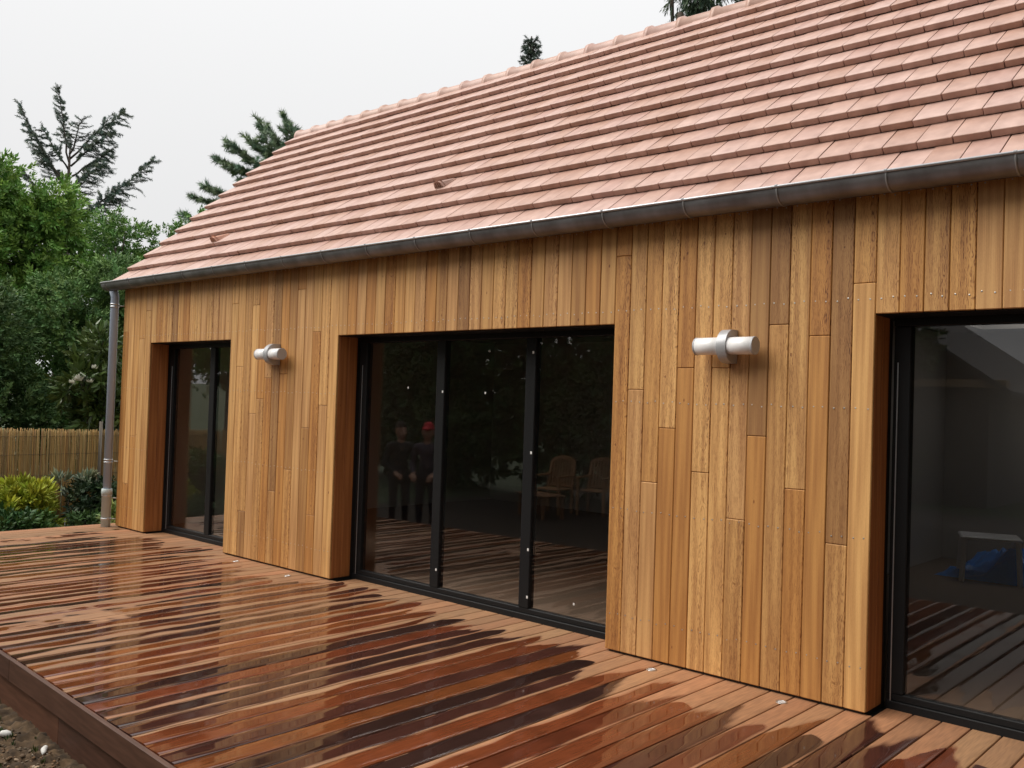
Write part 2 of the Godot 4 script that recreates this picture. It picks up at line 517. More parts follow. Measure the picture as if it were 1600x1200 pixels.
func build_roof() -> void:
	var slope := deg_to_rad(43.5)
	var down := Vector3(0, -sin(slope), cos(slope))
	var up := Vector3(0, cos(slope), sin(slope))
	var base := Transform3D(Basis(Vector3.RIGHT, up, down), Vector3(0, 2.832, 0.092))
	var st := flat_tool()
	# boarding under the tiles on the front, and the plain rear slope
	var a := Vector3(-0.07, 2.826, 0.08)
	var b := Vector3(-0.07, 5.20, -2.44)
	var c := Vector3(-0.07, 2.86, -6.6)
	var l := Vector3(12.17, 0, 0)
	var dn := Vector3(0, -0.05, 0)
	quad(st, a, a + l, b + l, b)
	# rear slope, with a hole added out of view to brighten the room
	var rear := func(x: float, f: float) -> Vector3:
		return Vector3(x, lerpf(b.y, c.y, f), lerpf(b.z, c.z, f))
	var f0 := (4.65 + b.z) / (b.z - c.z)
	var f1 := (5.8 + b.z) / (b.z - c.z)
	for drop in [0.0, -0.05]:
		for q in [[-0.07, 12.1, 0.0, f0], [-0.07, 12.1, f1, 1.0], [-0.07, 7.8, f0, f1], [8.9, 12.1, f0, f1]]:
			var o := Vector3(0, drop, 0)
			quad(st, rear.call(q[0], q[2]) + o, rear.call(q[1], q[2]) + o, rear.call(q[1], q[3]) + o, rear.call(q[0], q[3]) + o)
	quad(st, b + dn, b + dn + l, a + dn + l, a + dn)
	quad(st, a + dn, a + dn + l, a + l, a)
	quad(st, c, c + l, c + dn + l, c + dn)
	for o in [Vector3.ZERO, l]:
		quad(st, a + o, b + o, b + dn + o, a + dn + o)
		quad(st, b + o, c + o, c + dn + o, b + dn + o)
	var roof := part("roof", done(st), mat(0.10, 0.07, 0.06, 0.8), house)
	var tx := noise_tex(5, 0.012, 5, Color(0.83, 0.80, 0.79), Color(1.0, 1.0, 1.0), 512)
	var tints := [clay(0.55, 0.36, 0.298, tx), clay(0.58, 0.39, 0.33, tx), clay(0.51, 0.322, 0.258, tx), clay(0.59, 0.405, 0.353, tx), clay(0.54, 0.35, 0.30, tx)]
	var meshes := [tile_mesh(0.18, 1), tile_mesh(0.18, 2), tile_mesh(0.18, 3)]
	var half := tile_mesh(0.09, 4)
	var list := []
	for row in 13:
		var odd := row % 2 == 1
		var n := 68
		for k in n + (1 if odd else 0):
			var x := -0.1 + 0.18 * k - (0.09 if odd and k > 0 else 0.0)
			var is_half := odd and (k == 0 or k == n)
			var t := Transform3D(Basis(Vector3(0, 1, 0), rng.randf_range(-0.007, 0.007)) * Basis(Vector3(1, 0, 0), rng.randf_range(-0.009, 0.009)), Vector3(x, rng.randf_range(0.0, 0.002), -row * 0.265 + rng.randf_range(-0.003, 0.003)))
			var world := base * t
			var mid := world * Vector3(0.09, 0.03, -0.13)
			var v := cam.transform.affine_inverse() * mid
			var f := 600.0 / tan(deg_to_rad(cam.fov) / 2.0)
			var px := Vector2(f * v.x / -v.z, f * v.y / -v.z)
			var inside := v.z < 0 and absf(px.x) < 815 and absf(px.y) < 612
			list.append({"t": world, "mesh": half if is_half else meshes[rng.randi() % 3], "m": rng.randi() % 5, "d": mid.distance_to(EYE) + (0.0 if inside else 1000.0)})
	var order := range(list.size())
	order.sort_custom(func(i, j): return list[i].d < list[j].d)
	var inv := roof.transform.affine_inverse()
	var rest := []
	for i in 5:
		var s := SurfaceTool.new()
		s.begin(Mesh.PRIMITIVE_TRIANGLES)
		rest.append(s)
	for i in order.size():
		var e: Dictionary = list[order[i]]
		if i < 300:
			var o := part("tile", e.mesh, tints[e.m], roof)
			o.transform = inv * e.t
		else:
			rest[e.m].append_from(e.mesh, 0, inv * e.t)
	var all := ArrayMesh.new()
	for i in 5:
		rest[i].commit(all)
	var far_tiles := MeshInstance3D.new()
	far_tiles.name = "tile_rows"
	far_tiles.mesh = all
	for i in 5:
		all.surface_set_material(i, tints[i])
	far_tiles.set_meta("kind", "stuff")
	roof.add_child(far_tiles)
	# ridge caps: half-round with a raised collar
	st = smooth_tool()
	var segs := 12
	var shape := [[0.0, 0.104], [0.0, 0.119], [0.045, 0.119], [0.058, 0.101], [0.40, 0.095]]
	for i in shape.size() - 1:
		for k in segs:
			var a0 := PI * k / segs - 0.12
			var a1 := PI * (k + 1) / segs - 0.12
			if k == segs - 1:
				a1 += 0.24
			var q0: Array = shape[i]
			var q1: Array = shape[i + 1]
			quad(st, Vector3(q0[0], sin(a0) * q0[1], cos(a0) * q0[1]), Vector3(q1[0], sin(a0) * q1[1], cos(a0) * q1[1]), Vector3(q1[0], sin(a1) * q1[1], cos(a1) * q1[1]), Vector3(q0[0], sin(a1) * q0[1], cos(a1) * q0[1]))
	var cap := done(st)
	for k in 34:
		var o := part("ridge_tile", cap, tints[rng.randi() % 5], roof)
		o.transform = Transform3D(Basis(Vector3(0, 0, 1), rng.randf_range(-0.008, 0.008)), Vector3(-0.1 + 0.36 * k, 5.185, -2.44))
	# verge board under the end tiles
	st = flat_tool()
	quad(st, Vector3(-0.075, 2.80, 0.07), Vector3(-0.075, 2.86, 0.10), Vector3(-0.075, 5.23, -2.42), Vector3(-0.075, 5.11, -2.42))
	quad(st, Vector3(-0.055, 5.11, -2.42), Vector3(-0.055, 5.23, -2.42), Vector3(-0.055, 2.86, 0.10), Vector3(-0.055, 2.80, 0.07))
	part("verge_board", done(st), mat(0.20, 0.11, 0.08, 0.8), roof)
	# two vent tiles: a hood with slots at its mouth
	for q in [[1.50, 0.56], [4.86, 0.83]]:
		st = flat_tool()
		var w := 0.058
		var pr := [Vector2(w, 0.0), Vector2(w * 0.93, 0.045), Vector2(w * 0.72, 0.085), Vector2(w * 0.38, 0.102), Vector2(-w * 0.38, 0.102), Vector2(-w * 0.72, 0.085), Vector2(-w * 0.93, 0.045), Vector2(-w, 0.0)]
		for k in pr.size() - 1:
			var b0 := Vector3(pr[k].x, pr[k].y, 0.0)
			var b1 := Vector3(pr[k + 1].x, pr[k + 1].y, 0.0)
			var e0 := Vector3(pr[k].x * 0.75, pr[k].y * 0.16, -0.19)
			var e1 := Vector3(pr[k + 1].x * 0.75, pr[k + 1].y * 0.16, -0.19)
			quad(st, b0, e0, e1, b1)
			quad(st, b1, b1 * Vector3(0.86, 0.9, 1), b0 * Vector3(0.86, 0.9, 1), b0)
			tri(st, b0 + Vector3(0, 0, -0.03), b1 + Vector3(0, 0, -0.03), Vector3(0, 0.0, -0.03))
		cbox(st, Vector3(-w * 0.95, 0.0, -0.012), Vector3(w * 0.95, 0.042, -0.001), 0.001)
		for x in [-0.034, -0.0115, 0.0115, 0.034]:
			cbox(st, Vector3(x - 0.005, 0.042, -0.012), Vector3(x + 0.005, 0.094 - 8.0 * x * x, -0.002), 0.001)
		var o2 := part("vent_tile", done(st), tints[2] if q[0] > 2 else clay(0.62, 0.33, 0.23, tx), roof)
		o2.transform = inv * (base * Transform3D(Basis.IDENTITY, Vector3(q[0], 0.026, -q[1])))

func build_gutter() -> void:
	var zinc := mat(0.27, 0.27, 0.285, 0.42, 0.55)
	var nt := noise_tex(31, 0.02, 4, Color(0.72, 0.70, 0.69), Color(1, 1, 1), 256)
	zinc.albedo_texture = nt
	zinc.uv1_triplanar = true
	zinc.uv1_world_triplanar = true
	var pale := mat(0.50, 0.51, 0.54, 0.4, 0.7)
	var r := 0.088
	var ctr := Vector2(0.116, 2.860)   # z, y
	var g := Node3D.new()
	g.name = "gutter"
	house.add_child(g, true)
	var ring := func(rad: float, ang: float) -> Vector2:
		return ctr + Vector2(cos(ang), -sin(ang)) * rad
	var st := smooth_tool()
	var x0 := -0.2
	var x1 := 12.15
	for lay in [[r, true], [r - 0.003, false]]:
		for k in 14:
			var p: Vector2 = ring.call(lay[0], PI * k / 14)
			var q: Vector2 = ring.call(lay[0], PI * (k + 1) / 14)
			if lay[1]:
				quad(st, Vector3(x0, q.y, q.x), Vector3(x1, q.y, q.x), Vector3(x1, p.y, p.x), Vector3(x0, p.y, p.x))
			else:
				quad(st, Vector3(x0, p.y, p.x), Vector3(x1, p.y, p.x), Vector3(x1, q.y, q.x), Vector3(x0, q.y, q.x))
	part("trough", done(st), zinc, g)
	st = flat_tool()
	for k in 14:
		var p: Vector2 = ring.call(r, PI * k / 14)
		var q: Vector2 = ring.call(r, PI * (k + 1) / 14)
		tri(st, Vector3(x0, ctr.y, ctr.x), Vector3(x0, p.y, p.x), Vector3(x0, q.y, q.x))
		tri(st, Vector3(x1, ctr.y, ctr.x), Vector3(x1, q.y, q.x), Vector3(x1, p.y, p.x))
	part("end_cap", done(st), zinc, g)
	st = smooth_tool()
	tube(st, [Vector3(x0, ctr.y + 0.004, ctr.x + r + 0.002), Vector3(x1, ctr.y + 0.004, ctr.x + r + 0.002)], [0.0085, 0.0085], 10)
	part("rolled_edge", done(st), pale, g)
	# straps round the trough
	var strap_m := mat(0.31, 0.31, 0.32, 0.42, 0.55)
	for i in 21:
		var x := -0.10 + 0.602 * i
		if x > 12.1:
			break
		st = smooth_tool()
		for k in 12:
			var b0: Vector2 = ring.call(r + 0.004, PI * k / 12 * 0.96)
			var b1: Vector2 = ring.call(r + 0.004, PI * (k + 1) / 12 * 0.96)
			quad(st, Vector3(x - 0.005, b1.y, b1.x), Vector3(x + 0.005, b1.y, b1.x), Vector3(x + 0.005, b0.y, b0.x), Vector3(x - 0.005, b0.y, b0.x))
			var c0: Vector2 = ring.call(r, PI * k / 12 * 0.96)
			var c1: Vector2 = ring.call(r, PI * (k + 1) / 12 * 0.96)
			quad(st, Vector3(x + 0.005, b1.y, b1.x), Vector3(x + 0.005, c1.y, c1.x), Vector3(x + 0.005, c0.y, c0.x), Vector3(x + 0.005, b0.y, b0.x))
			quad(st, Vector3(x - 0.005, b0.y, b0.x), Vector3(x - 0.005, c0.y, c0.x), Vector3(x - 0.005, c1.y, c1.x), Vector3(x - 0.005, b1.y, b1.x))
		part("strap", done(st), strap_m, g)
		st = flat_tool()
		cbox(st, Vector3(x - 0.009, ctr.y + 0.004, ctr.x + r - 0.012), Vector3(x + 0.009, ctr.y + 0.0140, ctr.x + r + 0.0118), 0.002)
		part("clip", done(st), pale, g)
	st = flat_tool()
	cbox(st, Vector3(-0.06, 2.848, 0.0015), Vector3(12.06, 2.90, 0.022), 0.003)
	part("fascia", done(st), mat(0.06, 0.05, 0.045, 0.7), house)
	# downpipe at the corner
	var d := Node3D.new()
	d.name = "downpipe"
	house.add_child(d, true)
	var px := -0.068
	var pz := 0.085
	st = smooth_tool()
	tube(st, [Vector3(px, 0.40, pz), Vector3(px, 2.70, pz), Vector3(px, 2.775, pz + 0.02)], [0.046, 0.046, 0.05], 20)
	var zp := mat(0.36, 0.43, 0.54, 0.45, 0.0)
	part("pipe", done(st), zp, d)
	st = smooth_tool()
	tube(st, [Vector3(px, -0.02, pz), Vector3(px, 0.37, pz), Vector3(px, 0.372, pz), Vector3(px, 0.44, pz), Vector3(px, 0.445, pz)], [0.054, 0.054, 0.061, 0.061, 0.055], 20)
	part("standpipe", done(st), mat(0.52, 0.60, 0.60, 0.6), d)
	for y in [2.585, 2.615, 0.785, 0.755, 0.365, 0.095]:
		st = smooth_tool()
		var rr := 0.0505 if y > 0.5 else 0.059
		tube(st, [Vector3(px, y - 0.009, pz), Vector3(px, y + 0.009, pz)], [rr, rr], 20)
		part("clamp", done(st), mat(0.6, 0.61, 0.63, 0.35, 0.7), d)
	for y in [2.60, 0.77, 0.34, 0.095]:
		st = smooth_tool()
		tube(st, [Vector3(px + 0.03, y, pz - 0.03), Vector3(0.012, y - 0.004, 0.002)], [0.007, 0.007], 8)
		part("clamp_screw", done(st), mat(0.6, 0.58, 0.52, 0.35, 0.8), d)

# ------------------------------------------------------------------ wet deck
const DX0 := -0.30
const DPITCH := 0.1452
const TEX_X := 10.6
const TEX_Z0 := -0.25
const TEX_Z := 3.45
func front_edge(x: float) -> float:
	return 2.93 + 0.05 * (x - 6.9)

func deck_textures() -> Array:
	var tw := 2048
	var th := 1024
	var col := PackedByteArray()
	col.resize(tw * th * 3)
	var rgh := PackedByteArray()
	rgh.resize(tw * th)
	var r := RandomNumberGenerator.new()
	r.seed = 77
	var n1 := noise(301, 1.0)
	var n2 := noise(302, 1.0, 2)
	var n3 := noise(303, 1.0, 3)
	var n4 := noise(304, 1.0)
	var wets := [Vector3(0.125, 0.029, 0.011), Vector3(0.175, 0.050, 0.014), Vector3(0.032, 0.013, 0.010), Vector3(0.085, 0.020, 0.010), Vector3(0.145, 0.036, 0.012), Vector3(0.050, 0.016, 0.011)]
	var boards := int(TEX_X / DPITCH) + 1
	var info := []
	for b in boards:
		var x := DX0 + (b + 0.5) * DPITCH
		var start := 0.30
		if x < 0.7:
			start = 0.12
		elif x < 2.4:
			start = 0.10
		elif x < 4.1:
			start = 0.22
		elif x < 7.2:
			start = 0.10
		elif x < 8.9:
			start = 0.40
		else:
			start = 0.10
		var dry_share := lerpf(0.25, 0.10, clampf((x - 4.6) / 2.4, 0, 1)) * (r.randf_range(0.5, 1.6) if r.randf() < lerpf(0.97, 0.42, clampf((x - 5.0) / 2.2, 0, 1)) else 0.1)
		var split := r.randf_range(0.0, 0.22) if r.randf() < 0.7 else r.randf_range(0.75, 1.0)
		info.append({"w": wets[r.randi() % 6] * r.randf_range(0.8, 1.2), "d": r.randf_range(0.85, 1.15), "warm": r.randf_range(0.92, 1.08), "start": start + r.randf_range(-0.14, 0.26) + 0.07 * sin(x * 2.3), "round": r.randf() < 0.4, "slope": r.randf_range(-0.5, 0.5), "soft": r.randf_range(0.012, 0.09), "len": r.randf_range(0.06, 0.3), "skew": r.randf_range(0.15, 0.85), "l": dry_share * split + 0.012, "r": dry_share * (1.0 - split) + 0.012, "x": x})
	# which board each column belongs to, and where across it
	var cb := PackedInt32Array()
	var cu := PackedFloat32Array()
	for i in tw:
		var x := (i + 0.5) / tw * TEX_X
		cb.append(int(x / DPITCH))
		cu.append(x / DPITCH - int(x / DPITCH))
	for j in th:
		var z := TEX_Z0 + (j + 0.5) / th * TEX_Z
		var last := -1
		var wl := 0.0
		var wr := 0.0
		var tongue := 1.0
		var wet_c := Vector3.ZERO
		var dry_c := Vector3.ZERO
		var patch := 0.0
		var blot := 0.0
		var front := 9.0
		var slope := 0.0
		var soft := 0.05
		for i in tw:
			var b := cb[i]
			var u := cu[i]
			if b != last:
				last = b
				var e: Dictionary = info[b]
				var na := n2.get_noise_2d(b * 31.7, z * 1.3)
				var nb := n2.get_noise_2d(b * 47.1 + 500.0, z * 1.5)
				wl = e.l * (1.0 + 1.0 * na)
				wr = e.r * (1.0 + 1.0 * nb)
				wl = wl if wl > 0.02 else -0.3
				wr = wr if wr > 0.02 else -0.3
				var s: float = e.start + 0.03 * nb
				tongue = clampf((z - s) / e.len, 0.0, 1.0)
				var sq := 1.0 - sqrt(tongue * (2.0 - tongue))
				if e.round:
					wl = maxf(wl, sq * e.skew)
					wr = maxf(wr, sq * (1.0 - e.skew))
					front = 9.0
				else:
					front = z - s
				slope = e.slope
				soft = e.soft
				wet_c = e.w
				dry_c = Vector3(0.35 * e.warm, 0.178, 0.088) * e.d
				blot = n3.get_noise_2d(b * 13.3 + 900.0, z * 2.6)
				# boards far along the deck have dried, and so have some patches
				patch = 0.0
				if e.x < 0.55:
					patch = 0.9 - clampf((e.x + 0.1) / 1.0, 0.0, 0.45)
				var dx: float = (e.x - 4.05) / 0.42
				var dz := (z - 2.15) / 0.75
				patch += maxf(0.0, 0.6 - dx * dx - dz * dz)
			var st := n1.get_noise_2d(u * 34.0 + b * 60.0, z * 6.0)
			var wob := n4.get_noise_2d(u * 3.0 + b * 21.0, z * 3.2)
			var wet := smoothstep(wl - 0.03, wl + 0.05 + 0.6 * absf(wl), u + 0.05 * wob) * (1.0 - smoothstep(0.95 - wr - 0.6 * absf(wr), 1.03 - wr, u + 0.05 * wob))
			if front < 1.0:
				wet *= smoothstep(-soft, soft, front + slope * (u - 0.5) + 0.05 * wob + 0.012 * st)
			elif tongue <= 0.0:
				wet = 0.0
			if patch > 0.0:
				wet *= 1.0 - smoothstep(-0.12, 0.12, patch - 0.45 + 0.55 * blot + 0.12 * wob)
			var g := 1.0 + 0.22 * st
			var cw := wet_c * (1.0 + 0.30 * blot + 0.22 * st)
			var cd := dry_c * g
			var c := cd.lerp(cw, wet)
			var k := (j * tw + i)
			col[k * 3] = clampi(int(255.0 * pow(c.x, 0.4545)), 0, 255)
			col[k * 3 + 1] = clampi(int(255.0 * pow(c.y, 0.4545)), 0, 255)
			col[k * 3 + 2] = clampi(int(255.0 * pow(c.z, 0.4545)), 0, 255)
			rgh[k] = clampi(int(255.0 * lerpf(0.56 - 0.06 * st, 0.03 + 0.03 * absf(wob) + 0.16 * smoothstep(0.15, 0.6, blot), wet * wet)), 0, 255)
	return [ImageTexture.create_from_image(Image.create_from_data(tw, th, false, Image.FORMAT_RGB8, col)), ImageTexture.create_from_image(Image.create_from_data(tw, th, false, Image.FORMAT_L8, rgh))]

func build_deck() -> void:
	var tx := deck_textures()
	var wet := StandardMaterial3D.new()
	wet.albedo_texture = tx[0]
	wet.roughness = 1.0
	wet.roughness_texture = tx[1]
	wet.metallic_specular = 0.5
	var deck := thing("wooden_deck", "rain-wet reddish-brown hardwood plank deck running along the clad house", "deck")
	var n := 87
	for b in n:
		var x0 := DX0 + b * DPITCH
		var x1 := x0 + DPITCH - 0.0075
		var mid := (x0 + x1) / 2.0
		var z0 := -0.03
		for d in DOORS:
			if mid > d[0] and mid < d[1]:
				z0 = -0.225
		if mid < 0.0:
			z0 = -0.12
		var z1 := front_edge(mid)
		var w := (x1 - x0) / 2.0
		# rounded long edges, a hair of cupping
		var prof := [Vector2(-w, -0.027), Vector2(-w, -0.004), Vector2(-w + 0.0012, -0.0012), Vector2(-w + 0.004, 0.0), Vector2(-w * 0.4, -0.0001), Vector2(w * 0.4, -0.0001), Vector2(w - 0.004, 0.0), Vector2(w - 0.0012, -0.0012), Vector2(w, -0.004), Vector2(w, -0.027)]
		var st := SurfaceTool.new()
		st.begin(Mesh.PRIMITIVE_TRIANGLES)
		st.set_smooth_group(0)
		uvm = [2, DX0 - mid, TEX_Z0, 1.0 / TEX_X, 1.0 / TEX_Z]
		for k in prof.size() - 1:
			var p: Vector2 = prof[k]
			var q: Vector2 = prof[k + 1]
			quad(st, Vector3(p.x, p.y, z0), Vector3(p.x, p.y, z1), Vector3(q.x, q.y, z1), Vector3(q.x, q.y, z0))
		st.set_smooth_group(-1)
		for z in [z0, z1]:
			for k in range(1, prof.size() - 1):
				var f := [Vector3(prof[0].x, prof[0].y, z), Vector3(prof[k].x, prof[k].y, z), Vector3(prof[k + 1].x, prof[k + 1].y, z)]
				if z == z0:
					tri(st, f[0], f[1], f[2])
				else:
					tri(st, f[0], f[2], f[1])
		uvm = []
		var o := part("plank", done(st), wet, deck)
		o.position = Vector3(mid, rng.randf_range(-0.0006, 0.0006), 0)
		o.rotation.z = rng.randf_range(-0.0022, 0.0022)
		o.rotation.x = rng.randf_range(-0.0004, 0.0004)
	# fascia boards and riser along the garden side
	var fm := []
	for t in [[0.13, 0.062, 0.04], [0.11, 0.05, 0.033], [0.17, 0.075, 0.045]]:
		var m := mat(t[0], t[1], t[2], 0.5)
		m.albedo_texture = noise_tex(60, 0.02, 4, Color(0.75, 0.72, 0.7), Color(1, 1, 1), 256)
		m.uv1_triplanar = true
		m.uv1_scale = Vector3(0.6, 6, 6)
		fm.append(m)
	var joints := [-0.3, 1.6, 4.86, 7.4, 9.8, 12.3]
	for i in joints.size() - 1:
		var st := flat_tool()
		var a := Vector3(joints[i] + 0.001, 0, front_edge(joints[i]) + 0.004)
		var b := Vector3(joints[i + 1] - 0.001, 0, front_edge(joints[i + 1]) + 0.004)
		var dir := (b - a).normalized()
		var t := Transform3D(Basis(dir, Vector3.UP, dir.cross(Vector3.UP)), a)
		cbox(st, Vector3(0, -0.132, 0), Vector3((b - a).length(), -0.001 - 0.002 * (i % 2), 0.026), 0.004, t)
		part("fascia_board", done(st), fm[i % 2], deck)
	joints = [-0.3, 2.6, 5.62, 8.7, 12.3]
	for i in joints.size() - 1:
		var st := flat_tool()
		var a := Vector3(joints[i] + 0.001, 0, front_edge(joints[i]) - 0.016)
		var b := Vector3(joints[i + 1] - 0.001, 0, front_edge(joints[i + 1]) - 0.016)
		var dir := (b - a).normalized()
		var t := Transform3D(Basis(dir, Vector3.UP, dir.cross(Vector3.UP)), a)
		cbox(st, Vector3(0, -0.42, 0), Vector3((b - a).length(), -0.136, 0.024), 0.004, t)
		part("riser_board", done(st), fm[2 if i == 1 else 1], deck)
	var st := flat_tool()
	for x in [-0.25, 1.5, 3.2, 4.9, 6.6, 8.3, 10.0, 11.9]:
		for z in [0.02, 1.2, 2.3]:
			box(st, Vector3(x, -0.42, z), Vector3(x + 0.08, -0.145, z + 0.08))
	for z in [0.1, 0.6, 1.1, 1.6, 2.1, 2.45]:
		box(st, Vector3(-0.28, -0.144, z), Vector3(12.28, -0.032, z + 0.045))
	part("joists", done(st), mat(0.10, 0.07, 0.05, 0.8), deck)
	st = flat_tool()
	cbox(st, Vector3(-0.325, -0.34, -0.12), Vector3(-0.303, -0.001, front_edge(-0.3)), 0.004)
	part("end_board", done(st), fm[0], deck)
	# small round lights let into the boards near the wall
	var steel := mat(0.6, 0.6, 0.6, 0.25, 0.9)
	var lens := mat(0.55, 0.56, 0.58, 0.1)
	var words := ["small round steel spotlight let into the deck below the far wall lamp", "small round steel spotlight in the deck beside the middle sliding door", "small round steel spotlight in the deck at the lamp pier's left end", "small round steel spotlight in the deck close to the right-hand sliding door"]
	var spots := [Vector3(2.82, 0, 0.12), Vector3(3.72, 0, 0.15), Vector3(7.56, 0, 0.14), Vector3(8.40, 0, 0.12)]
	for i in 4:
		var o := thing("deck_light", words[i], "spotlight", spots[i], 0.0, "round lights let into the deck")
		var s2 := smooth_tool()
		var pr := [[0.034, 0.0012], [0.031, 0.004], [0.024, 0.004], [0.022, 0.002]]
		for q in 3:
			for k in 20:
				var a0 := TAU * k / 20
				var a1 := TAU * (k + 1) / 20
				quad(s2, Vector3(cos(a1) * pr[q][0], pr[q][1], sin(a1) * pr[q][0]), Vector3(cos(a1) * pr[q + 1][0], pr[q + 1][1], sin(a1) * pr[q + 1][0]), Vector3(cos(a0) * pr[q + 1][0], pr[q + 1][1], sin(a0) * pr[q + 1][0]), Vector3(cos(a0) * pr[q][0], pr[q][1], sin(a0) * pr[q][0]))
		part("rim", done(s2), steel, o)
		s2 = smooth_tool()
		for k in 20:
			var a0 := TAU * k / 20
			var a1 := TAU * (k + 1) / 20
			tri(s2, Vector3(0, 0.0055, 0), Vector3(cos(a1), 0.002 / 0.0225, sin(a1)) * 0.0225, Vector3(cos(a0), 0.002 / 0.0225, sin(a0)) * 0.0225)
		part("lens", done(s2), lens, o)

func wall_lamp(at: Vector3, label: String) -> void:
	var o := thing("wall_lamp", label, "lamp", at, 0.0, "wall lamps on the timber cladding")
	var alu := mat(0.42, 0.43, 0.45, 0.4, 0.25)
	var opal := mat(0.86, 0.86, 0.87, 0.25)
	var capm := mat(0.42, 0.43, 0.46, 0.45)
	# D-shaped bracket plate standing off the wall, the tube passing through it
	var st := smooth_tool()
	var prof: Array[Vector2] = [Vector2(0.0, -0.1), Vector2(0.045, -0.1)]   # z, y
	for k in 17:
		var a := -PI / 2 + PI * k / 16
		prof.append(Vector2(0.05 + cos(a) * 0.1, sin(a) * 0.1))
	prof.append(Vector2(0.045, 0.1))
	prof.append(Vector2(0.0, 0.1))
	var h := 0.03
	for k in prof.size() - 1:
		quad(st, Vector3(-h, prof[k].y, prof[k].x), Vector3(h, prof[k].y, prof[k].x), Vector3(h, prof[k + 1].y, prof[k + 1].x), Vector3(-h, prof[k + 1].y, prof[k + 1].x))
	st.set_smooth_group(-1)
	for s in [-1.0, 1.0]:
		for k in prof.size() - 1:
			var a := Vector3(h * s, 0, 0.0)
			var b := Vector3(h * s, prof[k].y, prof[k].x)
			var c := Vector3(h * s, prof[k + 1].y, prof[k + 1].x)
			if s > 0:
				tri(st, a, c, b)
			else:
				tri(st, a, b, c)
	part("bracket", done(st), alu, o)
	for s in [-1.0, 1.0]:
		st = smooth_tool()
		tube(st, [Vector3(s * 0.0305, 0, 0.09), Vector3(s * 0.185, 0, 0.09)], [0.052, 0.052], 32)
		part("diffuser", done(st), opal, o)
		st = flat_tool()
		tube(st, [Vector3(s * 0.1855, 0, 0.09), Vector3(s * 0.1935, 0, 0.09), Vector3(s * 0.195, 0, 0.09)], [0.0535, 0.0535, 0.052], 32)
		part("end_cap", done(st), capm, o)

# ------------------------------------------------------------------ plants
func leaf(st: SurfaceTool, at: Vector3, dir: Vector3, side: Vector3, length: float, width: float, fold := 0.25, droop := 0.15) -> void:
	var nrm := dir.cross(side).normalized()
	var m := at + dir * length * 0.5 - nrm * width * fold
	var t := at + dir * length - nrm * length * droop
	var l := at + dir * length * 0.45 + side * width * 0.5
	var r := at + dir * length * 0.45 - side * width * 0.5
	tri(st, at, l, m)
	tri(st, l, t, m)
	tri(st, at, m, r)
	tri(st, m, t, r)

# a twig with leaves: n leaves round a short stem along +y
func sprig(n: int, length: float, width: float, stem: float, open: float, sd: int) -> ArrayMesh:
	var r := RandomNumberGenerator.new()
	r.seed = sd
	var st := smooth_tool()
	for i in n:
		var f := (i + 0.5) / n
		var a := i * 2.4 + r.randf_range(-0.4, 0.4)
		var out := Vector3(cos(a), 0, sin(a))
		var tip := open * (1.1 - 0.5 * f) + r.randf_range(-0.2, 0.2)
		var dir := (out * sin(tip) + Vector3.UP * cos(tip)).normalized()
		leaf(st, Vector3(0, stem * f, 0) + out * 0.004, dir, dir.cross(Vector3.UP).normalized() if absf(dir.y) < 0.98 else Vector3.RIGHT, length * r.randf_range(0.75, 1.15), width * r.randf_range(0.8, 1.15))
	return indexed(st)

# tuft of needles along a twig (+y)
func needle_tuft(n: int, length: float, stem: float, width: float, sd: int, hang := 0.0) -> ArrayMesh:
	var r := RandomNumberGenerator.new()
	r.seed = sd
	var st := smooth_tool()
	for i in n:
		var f := (i + r.randf()) / n
		var a := r.randf() * TAU
		var out := Vector3(cos(a), 0.75, sin(a)).normalized()
		var b := Vector3(0, stem * f, 0)
		var s := out.cross(Vector3(0.2, 1, 0.4)).normalized() * width
		var e := b + out * length * r.randf_range(0.7, 1.1) + Vector3(0, -hang * length, 0)
		tri(st, b - s, b + s, e)
	tri(st, Vector3(-0.006, 0, 0), Vector3(0.006, 0, 0), Vector3(0, stem, 0))
	tri(st, Vector3(0, 0, -0.006), Vector3(0, 0, 0.006), Vector3(0, stem, 0))
	return indexed(st)

func leaf_mat(rough := 0.5, through := 0.35) -> StandardMaterial3D:
	var m := StandardMaterial3D.new()
	m.vertex_color_use_as_albedo = true
	m.albedo_color = Color.WHITE
	m.roughness = rough
	m.metallic_specular = 0.4
	m.backlight_enabled = true
	m.backlight = Color(through, through, through)
	return m

func scatter(called: String, mesh: Mesh, mt: Material, places: Array, tints: Array, parent: Node3D) -> MeshInstance3D:
	var src := mesh.surface_get_arrays(0)
	var sv: PackedVector3Array = src[Mesh.ARRAY_VERTEX]
	var sn: PackedVector3Array = src[Mesh.ARRAY_NORMAL]
	var si: PackedInt32Array = src[Mesh.ARRAY_INDEX]
	var v := PackedVector3Array()
	var n := PackedVector3Array()
	var c := PackedColorArray()
	var ix := PackedInt32Array()
	var one := PackedColorArray()
	one.resize(sv.size())
	ix.resize(si.size() * places.size())
	var at := 0
	for i in places.size():
		var t: Transform3D = places[i]
		v.append_array(t * sv)
		n.append_array(Transform3D(t.basis.orthonormalized(), Vector3.ZERO) * sn)
		one.fill(tints[i])
		c.append_array(one)
		var first := i * sv.size()
		for k in si:
			ix[at] = k + first
			at += 1
	var a := []
	a.resize(Mesh.ARRAY_MAX)
	a[Mesh.ARRAY_VERTEX] = v
	a[Mesh.ARRAY_NORMAL] = n
	a[Mesh.ARRAY_COLOR] = c
	a[Mesh.ARRAY_INDEX] = ix
	var m := ArrayMesh.new()
	m.add_surface_from_arrays(Mesh.PRIMITIVE_TRIANGLES, a)
	return part(called, m, mt, parent)

func indexed(st: SurfaceTool) -> ArrayMesh:
	st.generate_normals()
	st.index()
	return st.commit()

